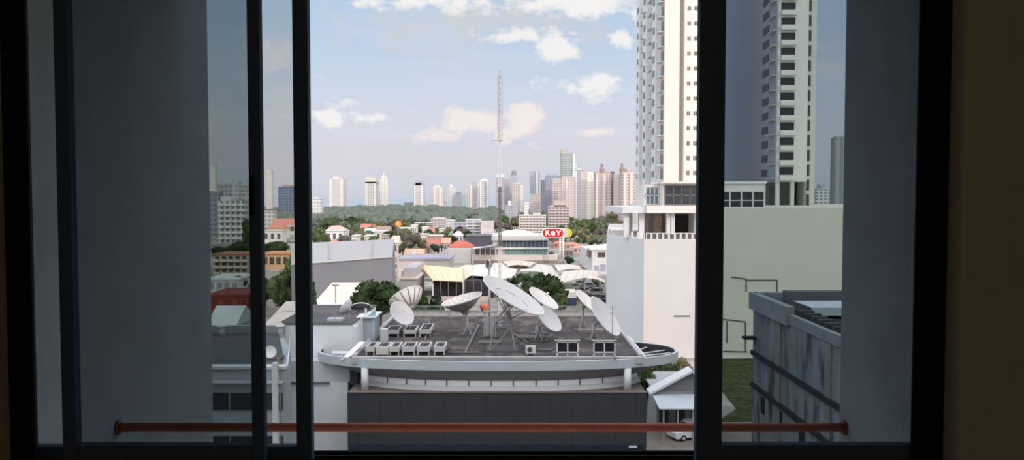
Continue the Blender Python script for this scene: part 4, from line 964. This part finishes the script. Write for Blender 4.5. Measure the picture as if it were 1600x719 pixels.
for i, px in enumerate((347,438)):
    p = P(px,520,61.5); v = thing('roof_vent', (p.x,61.5,zr-.05), ('white roof vent at the rear edge of the near rooftop, left pane','white roof vent near the left window post on the near rooftop')[i], 'vent', 'roof vents of the near rooftop')
    MB().tube((p.x,61.5,zr-.05),(p.x,61.5,zr+.7),.18,n=12).build('stack', mat((206,208,210),.6), v, True)
    MB().lathe([(.36,zr+.7),(.3,zr+.85),(.02,zr+1.0)],(p.x,61.5,0),n=14).build('cowl', mat((220,222,224),.6), v, True)

# ---- satellite dishes
def dish(cpx, cpy, D, dia, n, label, foot=None, zfoot=ZR, depth=.17, ribs_back=0, feed=True, col=(204,199,196), backc=(170,168,168), lattice=False, group='rooftop satellite dishes', ribs_in=0, name='satellite_dish', cap=True):
    c = P(cpx, cpy, D); a = Vector(n).normalized(); r = dia/2; h = dia*depth
    v0 = c-a*h                                     # vertex of the bowl
    f = Vector(foot) if foot is not None else Vector((v0.x, v0.y+.2, zfoot))
    t = thing(name, (f.x,f.y,zfoot), label, 'satellite dish', group)
    prof_i = [(r*k/10, h*(k/10)**2) for k in range(11)]; prof_o = [(r*k/10, h*(k/10)**2-.035) for k in range(10,-1,-1)]
    q = MB().lathe([(max(.004,p),z) for p,z in prof_i], v0, a, 48); q.build('reflector', mat(col,.55,.04,1.5), t, True)
    q = MB().lathe([(max(.004,p),z) for p,z in prof_o], v0, a, 48); q.build('back_shell', mat(backc,.6,.08,1.5), t, True)
    q = MB().lathe([(r-.01,h-.06),(r+.035,h-.06),(r+.035,h+.015),(r-.01,h+.015)], v0, a, 48, True); q.build('rim', mat((226,222,220),.5), t)
    u = (Vector((1,0,0))-a*a.x).normalized(); w_ = a.cross(u)
    for i in range(ribs_back):
        th = 2*math.pi*i/ribs_back; d = u*math.cos(th)+w_*math.sin(th); rb = MB()
        pts = [v0+d*(r*k/5)+a*(h*(k/5)**2-.05) for k in range(1,6)]
        for p0,p1 in zip(pts,pts[1:]): rb.tube(p0-a*.04,p1-a*.04,.05,n=5)
        rb.build('back_rib', mat((150,146,144),.6), t)
    for i in range(ribs_in):
        th = 2*math.pi*i/ribs_in; d = u*math.cos(th)+w_*math.sin(th); rb = MB()
        pts = [v0+d*(r*k/5)+a*(h*(k/5)**2+.012) for k in range(1,6)]
        for p0,p1 in zip(pts,pts[1:]): rb.tube(p0,p1,.022,n=4)
        rb.build('panel_seam', mat((176,172,170),.6), t)
    MB().tube(v0-a*.02, v0-a*.32, r*.22, r*.16, 16).build('hub', mat((150,148,148),.6), t, True)
    if feed:
        fp = v0+a*(dia*.27)
        for i in range(3):
            th = 2*math.pi*i/3+.5; MB().tube(v0+(u*math.cos(th)+w_*math.sin(th))*r*.72+a*h*.52, fp, .014).build('feed_strut', mat((220,218,216),.5), t)
        MB().tube(fp-a*.12, fp+a*.22, .1, .07, 12).build('feed_horn', mat((226,224,222),.5), t, True)
    pj = v0-a*.3
    if not lattice:
        MB().tube((f.x,f.y,zfoot),(f.x,f.y,max(zfoot+.3,pj.z-.35)),.11,n=12).build('pole', mat((176,174,174),.5), t, True)
        MB().tube((f.x,f.y,max(zfoot+.3,pj.z-.4)),pj,.09,n=10).build('yoke', mat((166,164,164),.5), t)
        for i in range(4):
            th = math.pi/4+i*math.pi/2; e = Vector((f.x+.55*math.cos(th),f.y+.55*math.sin(th),zfoot))
            MB().tube(e,(f.x,f.y,zfoot+(pj.z-zfoot)*.55),.035).build('brace', mat((176,174,174),.5), t)
        bx(f.x-.75,f.x+.75,f.y-.6,f.y+.6,zfoot,zfoot+.1).build('base_pad', mat((104,100,100),.9), t)
    else:
        top = [v0+(u*math.cos(th)+w_*math.sin(th))*r*.62+a*(h*.38-.05) for th in [k*math.pi/3 for k in range(6)]]
        hubp = [Vector((f.x+.7*sx,f.y+.7*sy,zfoot+1.9)) for sx,sy in ((-1,-1),(1,-1),(1,1),(-1,1))]
        bot = [Vector((f.x+1.0*sx,f.y+1.0*sy,zfoot)) for sx,sy in ((-1,-1),(1,-1),(1,1),(-1,1))]
        lm = mat((150,146,146),.5)
        for i in range(4):
            MB().tube(bot[i],hubp[i],.07).build('leg', lm, t); MB().tube(hubp[i],hubp[(i+1)%4],.045).build('strut', lm, t)
            MB().tube(bot[i],hubp[(i+1)%4],.04).build('strut', lm, t)
            MB().tube(hubp[i],pj,.06).build('strut', lm, t)
        for i, p in enumerate(top):
            MB().tube(p,hubp[i*4//6],.04).build('strut', lm, t); MB().tube(p,pj,.04).build('strut', lm, t); MB().tube(p,top[(i+1)%6],.035).build('strut', lm, t)
        bx(f.x-1.3,f.x+1.3,f.y-1.3,f.y+1.3,zfoot,zfoot+.08).build('base_pad', mat((100,96,96),.9), t)
    return t
dish(803,461,62.5,5.45,(.50,-.15,.85),'biggest white dish, tilted right, on a lattice stand in mid roof',foot=(-.75,63.0,ZR),depth=.10,lattice=True)
dish(850,466,69.5,2.95,(.54,-.22,.80),'medium white dish behind the biggest one, in front of the dome-shaped tree',foot=(2.4,70.2,ZR),depth=.13)
dish(859,498,66,2.5,(.63,-.42,.63),'round white dish hanging low at the right end of the biggest dish',foot=(2.2,66.6,ZR),depth=.13,feed=False)
dish(919,471,71,2.75,(.64,-.24,.71),'white dish just behind the large tilted one at the right edge of the roof',foot=(6.4,71.8,ZR),depth=.13)
dish(946,494,66.3,3.75,(.73,-.34,.59),'large tilted white dish at the right edge of the roof',foot=(6.9,67.0,ZR),depth=.12)
dish(634,463,72.5,3.25,(-.45,.44,.78),'ribbed dish turned up and away, seen from below, left of the cypresses',foot=(-9.3,72.3,ZR),depth=.34,ribs_back=14,backc=(250,246,240))
dish(628.5,489.5,69,2.3,(.60,-.52,.61),'plain round white dish leaning below the ribbed dish',foot=(-9.5,69.6,ZR),depth=.13,feed=False)
dish(721,467,70,3.65,(-.27,-.08,.96),'upturned bowl dish on a braced post, middle left of the roof',foot=(-3.9,69.6,ZR),depth=.30,ribs_in=20,backc=(150,146,146))
AZ = ZZ(507,63.2)+.1
dish(540,481,69,1.5,(-.86,.35,.38),'white dish seen from behind on the dark annex roof',zfoot=AZ,depth=.16,feed=False,backc=(206,208,208),group='small dishes on the annex roof')
dish(564,480,70.5,1.7,(-.1,.55,.83),'dark dish seen from behind beside the stair hut canopy',zfoot=AZ,depth=.2,feed=False,backc=(92,90,92),group='small dishes on the annex roof',col=(190,188,186))
dish(762,413,76.5,.85,(-.86,-.5,.1),'small dark drum dish on a tall post behind the biggest dish',zfoot=ZR,depth=.2,feed=False,col=(104,98,100),backc=(104,98,100),group='small dishes on tall posts')
dish(422,550,52.5,.75,(.25,-.9,.3),'small white dish on the near dark rooftop between the left posts',zfoot=ZZ(573,50)-.05,depth=.12,feed=False,col=(250,250,250),group='small dishes on tall posts')

# ---- air-conditioning condensers
m_ac = mat((198,194,190),.7,.06,2); m_fan = mat((40,38,40),.7)
def condenser(loc, label, wd_=1.2, dp=1.9, ht=.60, fans=2):
    t = thing('condenser_unit', loc, label, 'air conditioner', 'rooftop condensers'); x, y, z = loc; lg = .28
    c = MB(); th = .12
    c.box(x-wd_/2,x+wd_/2,y,y+dp,z+lg,z+ht-.06)
    c.box(x-wd_/2,x-wd_/2+th,y,y+dp,z+ht-.06,z+ht+.04); c.box(x+wd_/2-th,x+wd_/2,y,y+dp,z+ht-.06,z+ht+.04); c.box(x-wd_/2+th,x+wd_/2-th,y,y+th,z+ht-.06,z+ht+.04); c.box(x-wd_/2+th,x+wd_/2-th,y+dp-th,y+dp,z+ht-.06,z+ht+.04)
    c.build('casing', m_ac, t)
    bx(x-wd_/2+th,x+wd_/2-th,y+th,y+dp-th,z+ht-.06,z+ht-.03).build('top_grille', m_fan, t)
    for i in range(fans):
        cy = y+dp*(i+.5)/fans; f_ = MB()
        for k in range(4):
            a = k*math.pi/2+.4; f_.add([(x,cy,z+ht),(x+.36*math.cos(a),cy+.36*math.sin(a),z+ht+.01),(x+.36*math.cos(a+.6),cy+.36*math.sin(a+.6),z+ht-.01)],[(0,1,2)])
        f_.build('fan_blade', mat((120,116,116),.6), t)
    for sx in (-1,1):
        for yy in (y+.05,y+dp-.15): bx(x+sx*(wd_/2-.06)-.05,x+sx*(wd_/2-.06)+.05,yy,yy+.1,z,z+lg).build('leg', m_ac, t)
    return t
def acp(px, py): p = G(px, py, ZR); return (p.x, p.y, ZR)
c0 = condenser(acp(613,527),'left condenser of the back row of three, below the leaning white dish',1.1,2.4)
condenser(acp(640,527),'middle condenser of the back row of three',1.1,2.4)
condenser(acp(664,527),'right condenser of the back row of three, longest and open-topped',1.0,3.4,.62,4)
for px, lb_, w_ in ((578,'leftmost condenser of the front row, beside the white corner plate',.7),(597,'second condenser of the front row, with a plain closed front panel',.95),(616,'third condenser from the left in the front row',.75),(638,'fourth condenser in the front row, standing clear on tall legs',1.0),(661.5,'fifth condenser in the front row, just left of the last one',.95),(686.5,'rightmost condenser of the front row',.85)):
    q = condenser(acp(px,555.5),lb_,w_,2.2,.62,2)
    if px == 597:
        a_ = acp(px,555.5); bx(a_[0]-.47,a_[0]+.47,a_[1]-.04,a_[1],ZR+.06,ZR+.6).build('front_panel', mat((206,200,190),.7), q)
# ---- framed dark panels at the front edge
for px, lb_ in ((887.5,'left one of the two white-framed dark window boxes at the roof front'),(945.5,'right one of the two white-framed dark window boxes at the roof front')):
    x0_,x1_ = XX(px-17.5,59.8),XX(px+17.5,59.8); z0,z1 = ZR,ZZ(533.5,59.8)
    t = thing('framed_window_box', ((x0_+x1_)/2,59.8,ZR), lb_, 'window box', 'white-framed window boxes at the roof front')
    bx(x0_+.05,x1_-.05,59.86,60.2,z0,z1-.06).build('box_body', mat((96,92,92),.9,.1,1), t)
    xm_ = (x0_+x1_)/2; zl = z0+(z1-z0)*.3
    for a,b_ in ((x0_+.1,xm_-.04),(xm_+.04,x1_-.1)):
        bx(a,b_,59.82,59.87,zl+.04,z1-.1).build('dark_pane', mat((32,34,40),.25), t)
        bx(a,b_,59.82,59.87,z0+.04,zl-.04).build('lower_panel', mat((130,128,130),.7), t)
    fr_ = MB()
    for x in (x0_,xm_-.04,x1_-.1): fr_.box(x,x+.09,59.77,59.87,z0,z1)
    for z in (z1-.1,zl-.04): fr_.box(x0_,x1_,59.77,59.87,z,z+.08)
    fr_.build('white_frame', mat((226,224,222),.6), t)
    bx(x0_-.12,x1_+.12,59.72,60.25,z1,z1+.05).build('lid', mat((150,144,142),.8,.2,3), t)
# ---- other roof items
cb = acp(765,528); t = thing('equipment_rack', cb, 'upright grey equipment rack with a frame near the orange buoy', 'rack')
for dx in (-.36,.04): bx(cb[0]+dx,cb[0]+dx+.32,cb[1],cb[1]+.5,ZR+.15,ZR+1.75).build('cabinet', mat((176,172,172),.7,.08,2), t)
for sx in (-.5,.46):
    for dy in (0,.7): bx(cb[0]+sx,cb[0]+sx+.06,cb[1]+dy,cb[1]+dy+.06,ZR,ZR+2.2).build('post', mat((190,186,184),.6), t)
bx(cb[0]-.55,cb[0]+.58,cb[1]-.05,cb[1]+.8,ZR+2.2,ZR+2.27).build('top_plate', mat((150,146,146),.7), t)
bx(cb[0]-.8,cb[0]+.8,cb[1]-.3,cb[1]+.9,ZR,ZR+.1).build('base_pad', mat((90,86,86),.9), t)
bp = P(757,481,72); t = thing('orange_buoy', (bp.x,72,ZR), 'orange rounded bundle on a short post behind the equipment rack', 'bundle')
MB().blob((bp.x,72,bp.z),.42,.42,.36,5,.08,14,10).build('body', mat((214,120,92),.7,.1,4), t, True); MB().tube((bp.x,72,ZR),(bp.x,72,bp.z-.2),.07).build('post', mat((150,140,136),.6), t)
sb = acp(829,556); t = thing('small_condenser', sb, 'small white fan unit on short legs at the roof front centre', 'air conditioner')
bx(sb[0]-.38,sb[0]+.38,sb[1],sb[1]+.4,ZR+.18,ZR+.72).build('casing', mat((222,220,216),.7), t); MB().tube((sb[0]-.06,sb[1]-.02,ZR+.46),(sb[0]-.06,sb[1]+.02,ZR+.46),.2,n=20).build('fan_grille', mat((84,80,80),.6), t)
for sx in (-.3,.24): bx(sb[0]+sx,sb[0]+sx+.08,sb[1]+.05,sb[1]+.3,ZR,ZR+.18).build('leg', mat((176,172,170),.7), t)
for (px,py,wx,dy,hz,lb_) in ((832,533,2.1,1.6,.28,'dark low plinth below the round low-hanging dish'),(924,521,2.3,.9,.3,'pale low concrete plinth below the right-hand dishes'),(765,538,1.9,1.2,.12,'flat dark pad left of the lattice stand'),(852,549,1.1,.5,.14,'thin grey slab right of the small white fan unit')):
    p = acp(px,py); tag(bx(p[0]-wx/2,p[0]+wx/2,p[1],p[1]+dy,ZR,ZR+hz).build('concrete_plinth', mat((112,106,104) if 'pale' not in lb_ else (140,134,130),.9,.12,1), None, False, .03), lb_, 'plinth', 'low plinths on the roof')
def rtube(x0_,y0_,x1_,y1_,lb_,r=.07,z=.1):
    p0,p1 = G(x0_,y0_,ZR+z),G(x1_,y1_,ZR+z); tag(MB().tube(p0,p1,r,n=8).build('roof_conduit', mat((140,134,132),.8), None, True), lb_, 'conduit', 'conduits on the roof')
rtube(748,508,727,551,'long diagonal conduit left of the equipment rack',.1,.1); rtube(672,500,664,532,'conduit running back beside the longest condenser')
rtube(700,551,752,551,'short conduit along the roof front right of the condensers'); rtube(800,520,826,536,'conduit right of the lattice stand'); rtube(948,538,962,561,'diagonal conduit at the roof front right corner',.08)
# rear railing
t = thing('roof_railing', (-1,RY1-.25,ZR), 'thin grey railing along the rear edge of the dish roof', 'railing')
for z in (.6,1.05): MB().tube((RX0,RY1-.25,ZR+z),(RX1,RY1-.25,ZR+z),.03).build('rail', mat((150,148,148),.6), t)
for i in range(15): x = RX0+(RX1-RX0)*i/14; MB().tube((x,RY1-.25,ZR+.4),(x,RY1-.25,ZR+1.07),.03).build('post', mat((150,148,148),.6), t)
t = thing('roof_antenna', P(950,520,65), 'thin whip antenna in front of the right-edge dish', 'antenna'); p0 = P(957,512,64.5); MB().tube((p0.x,64.5,ZR),(p0.x,64.5,ZZ(478,64.5)),.03).build('rod', mat((90,88,90),.6), t); MB().tube((p0.x,64.5,ZR),(p0.x,64.5,ZR+.3),.08).build('base', mat((120,118,118),.6), t)
# ---- lattice mast
MD = 73.0; mx_ = XX(781,MD); zt = ZZ(124,MD); zm = ZZ(220,MD)
ms = thing('lattice_mast', (mx_,MD,ZR), 'tall thin triangular lattice mast rising above the skyline', 'mast')
def tri(z, r): return [Vector((mx_+r*math.cos(a), MD+r*math.sin(a), z)) for a in (math.radians(q) for q in (100,220,340))]
def section(z0, z1, col, r, rt, step):
    b = MB(); 
    for i in range(3):
        b.tube(tri(z0,r)[i],tri(z1,r)[i],rt,n=6)
    z = z0; k = 0
    while z < z1-.01:
        z2 = min(z1, z+step); A_,B_ = tri(z,r),tri(z2,r)
        for i in range(3):
            b.tube(A_[i],B_[(i+1)%3],rt*.6,n=4); b.tube(A_[i],A_[(i+1)%3],rt*.6,n=4)
        z = z2
    b.build('mast_section', mat(col,.6), ms)
zs_ = [ZR, ZZ(400,MD), ZZ(335,MD), ZZ(262,MD), zm]
section(ZR, ZZ(385,MD), (226,220,218), .13, .035, .6)
section(ZZ(385,MD), ZZ(292,MD), (120,104,104), .13, .035, .6)
section(ZZ(292,MD), zm, (232,226,226), .13, .032, .6)
section(zm, ZZ(172,MD), (206,194,198), .25, .034, .5)
section(ZZ(172,MD), zt+.4, (198,190,196), .25, .034, .5)
MB().tube((mx_,MD,zt+.3),(mx_,MD,zt-.0+.9),.03).build('tip_rod', mat((150,146,154),.6), ms)
MB().tube((mx_-.75,MD,zm+.05),(mx_+.2,MD,zm+.05),.03).build('cross_arm', mat((170,160,164),.6), ms)
bx(mx_-.5,mx_+.5,MD-.5,MD+.5,ZR,ZR+.15).build('base_plate', mat((110,106,106),.9), ms)
MB().tube((mx_-.35,MD,ZZ(299,MD)),(mx_+.35,MD,ZZ(299,MD)),.03).build('cross_arm', mat((150,140,142),.6), ms)

footprints()
fr = random.Random(11); fb = MB()
for cnt, (d0,d1), (p0,p1), (h0,h1), (r0,r1) in ((1500,(640,1390),(470,780),(5,10),(4,9)),(520,(600,1300),(310,470),(5,10),(5,10)),(500,(450,1390),(-100,310),(5,10),(7,13)),(260,(960,1300),(780,1000),(3,6),(4,8))):
    for _ in range(cnt):
        D = fr.uniform(d0, d1); px = fr.uniform(p0, p1); x = XX(px, D)
        h = fr.uniform(h0, h1)*(1.25 if 560 < px < 690 and D > 900 else 1); r = fr.uniform(r0, r1)
        if D > 1150: r *= 1.4
        if clear(x, D, r*1.35): fb.blob((x, D, h*.45), r, r, h*.62, fr.randrange(999), .22, 8, 5)
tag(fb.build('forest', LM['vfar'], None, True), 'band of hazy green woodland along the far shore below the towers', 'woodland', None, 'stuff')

#==================================================================== SKY, SUN, CAMERA
wld = bpy.data.worlds.new('sky'); bpy.context.scene.world = wld; wld.use_nodes = True
nt = wld.node_tree; nt.nodes.clear(); NL = nt.links
def N(t_): return nt.nodes.new(t_)
def MA(op, a, b=None, c=None, clamp=False):
    n = N('ShaderNodeMath'); n.operation = op; n.use_clamp = clamp
    for i, q in enumerate((a,b,c)):
        if q is None: continue
        if isinstance(q,(int,float)): n.inputs[i].default_value = q
        else: NL.new(q, n.inputs[i])
    return n.outputs[0]
tc = N('ShaderNodeTexCoord'); sp = N('ShaderNodeSeparateXYZ'); NL.new(tc.outputs['Generated'], sp.inputs[0])
dx, dy, dz = sp.outputs
rp = N('ShaderNodeValToRGB'); cr = rp.color_ramp
stops = [(0,(204,208,220)),(.035,(214,214,224)),(.08,(216,217,229)),(.13,(205,216,232)),(.19,(190,209,232)),(.25,(182,204,231)),(.45,(170,194,226)),(1,(140,172,214))]
while len(cr.elements) < len(stops): cr.elements.new(.5)
for e,(p_,c_) in zip(cr.elements, stops): e.position = p_; e.color = (*lin(c_),1)
NL.new(MA('MAXIMUM', dz, 0.0), rp.inputs['Fac'])
# clouds: soft banks at fixed bearings, broken up by noise
az = MA('DIVIDE', dx, MA('MAXIMUM', dy, .05)); el = MA('DIVIDE', dz, MA('MAXIMUM', dy, .05))
front = MA('GREATER_THAN', dy, .05)
nz = N('ShaderNodeTexNoise'); nz.inputs['Scale'].default_value = 26; nz.inputs['Detail'].default_value = 8; nz.inputs['Roughness'].default_value = .6
mp = N('ShaderNodeMapping'); mp.inputs['Scale'].default_value = (1,1,1.7); NL.new(tc.outputs['Generated'], mp.inputs['Vector']); NL.new(mp.outputs['Vector'], nz.inputs['Vector'])
nf = MA('MULTIPLY', MA('SUBTRACT', nz.outputs['Fac'], .5), 3.6)
def bank(lst, soft):
    tot = None
    for (px,py,rx,ry,k_) in lst:
        d = ray(px,py); a0, e0 = d.x/d.y, d.z/d.y
        q = MA('SQRT', MA('ADD', MA('POWER', MA('ABSOLUTE', MA('DIVIDE', MA('SUBTRACT', az, a0), rx/F)), 2.0), MA('POWER', MA('ABSOLUTE', MA('DIVIDE', MA('SUBTRACT', el, e0), ry/F)), 2.0)))
        v = MA('MULTIPLY', MA('SUBTRACT', 1.0, q, None, False), k_)
        v = MA('MAXIMUM', v, -1.0)
        tot = v if tot is None else MA('MAXIMUM', tot, v)
    s_ = MA('MULTIPLY', MA('ADD', tot, nf), soft, None, True)
    return MA('MULTIPLY', s_, front)
def over(base, fac, col, k_):
    m = N('ShaderNodeMix'); m.data_type = 'RGBA'; NL.new(base, m.inputs['A']); m.inputs['B'].default_value = (*lin(col),1)
    NL.new(MA('MULTIPLY', fac, k_), m.inputs['Factor']); return m.outputs['Result']
skyc = rp.outputs['Color']
# broad veils
nv = N('ShaderNodeTexNoise'); nv.inputs['Scale'].default_value = 6; nv.inputs['Detail'].default_value = 6
mv = N('ShaderNodeMapping'); mv.inputs['Scale'].default_value = (1,1,4.5); NL.new(tc.outputs['Generated'], mv.inputs['Vector']); NL.new(mv.outputs['Vector'], nv.inputs['Vector'])
veil = MA('MULTIPLY', MA('SUBTRACT', nv.outputs['Fac'], .45), 3.0, None, True)
skyc = over(skyc, veil, (222,224,232), .4)
skyc = over(skyc, bank([(720,30,220,60,.9),(860,38,170,45,.8)], 1.1), (204,209,216), .9)
skyc = over(skyc, bank([(690,2,110,20,.9),(930,4,120,26,1.3),(590,4,60,12,.7)], 1.5), (246,244,242), .95)
skyc = over(skyc, bank([(815,58,60,16,.9),(868,70,42,24,.9),(975,62,22,32,1.2),(935,134,34,22,1.0),(878,136,30,12,.6),(515,185,34,26,1.1),(540,175,50,16,.4),(1000,20,20,20,.8)], 1.7), (247,244,242), .9)
skyc = over(skyc, bank([(715,185,28,30,1.1),(758,192,34,30,.9),(820,185,32,34,1.1),(790,212,60,14,.6),(925,206,26,7,.7),(700,210,40,14,.3)], 1.5), (249,236,230), .85)
skyc = over(skyc, bank([(350,180,60,18,.6),(430,90,60,40,.5),(440,160,30,30,.5),(1290,120,40,26,.6)], 1.2), (228,226,230), .7)
bg = N('ShaderNodeBackground'); NL.new(skyc, bg.inputs['Color'])
# brighter overhead and around the sun side
up = N('ShaderNodeMapRange'); up.interpolation_type = 'SMOOTHSTEP'; up.inputs['From Min'].default_value = .28; up.inputs['From Max'].default_value = .8
up.inputs['To Min'].default_value = 0; up.inputs['To Max'].default_value = 1.5; NL.new(dz, up.inputs['Value'])
bk = N('ShaderNodeMapRange'); bk.interpolation_type = 'SMOOTHSTEP'; bk.inputs['From Min'].default_value = .2; bk.inputs['From Max'].default_value = -.7
bk.inputs['To Min'].default_value = 0; bk.inputs['To Max'].default_value = 1.5; NL.new(dy, bk.inputs['Value'])
bg2 = N('ShaderNodeBackground'); bg2.inputs['Color'].default_value = (.66,.62,.575,1)
NL.new(MA('ADD', up.outputs['Result'], bk.outputs['Result']), bg2.inputs['Strength'])
ad = N('ShaderNodeAddShader'); NL.new(bg.outputs[0], ad.inputs[0]); NL.new(bg2.outputs[0], ad.inputs[1])
o_ = N('ShaderNodeOutputWorld'); NL.new(ad.outputs[0], o_.inputs[0])
sl = bpy.data.lights.new('sun', 'SUN'); sl.energy = 1.15; sl.color = (1,.87,.72); sl.angle = math.radians(.8)
so = bpy.data.objects.new('sun', sl); C.objects.link(so)
rl_ = bpy.data.lights.new('room_fill', 'POINT'); rl_.energy = 2.6; rl_.color = (1,.95,.87); rl_.shadow_soft_size = .12  # added unseen fill light, lifts the dark interior walls
ro = bpy.data.objects.new('room_fill', rl_); C.objects.link(ro); ro.location = (.0,-1.6,24.9)
az_, el_ = math.radians(35), math.radians(28)
dirn = Vector((math.sin(az_)*math.cos(el_), -math.cos(az_)*math.cos(el_), math.sin(el_)))
so.rotation_euler = dirn.to_track_quat('Z','Y').to_euler(); so.location = (60,-60,90)
cam = bpy.data.cameras.new('camera'); co = bpy.data.objects.new('camera', cam); C.objects.link(co)
co.location = (0,0,EYE); co.rotation_euler = (math.pi/2-TH, 0, 0)
cam.sensor_fit = 'HORIZONTAL'; cam.sensor_width = 36; cam.lens = 36*F/1600; cam.clip_start = .05; cam.clip_end = 60000
sc = bpy.context.scene; sc.camera = co
sc.view_settings.view_transform = 'Standard'; sc.view_settings.look = 'None'; sc.view_settings.exposure = 0; sc.view_settings.gamma = 1
try: sc.cycles.use_denoising = True; sc.cycles.transparent_max_bounces = 16; sc.cycles.max_bounces = 8
except Exception: pass
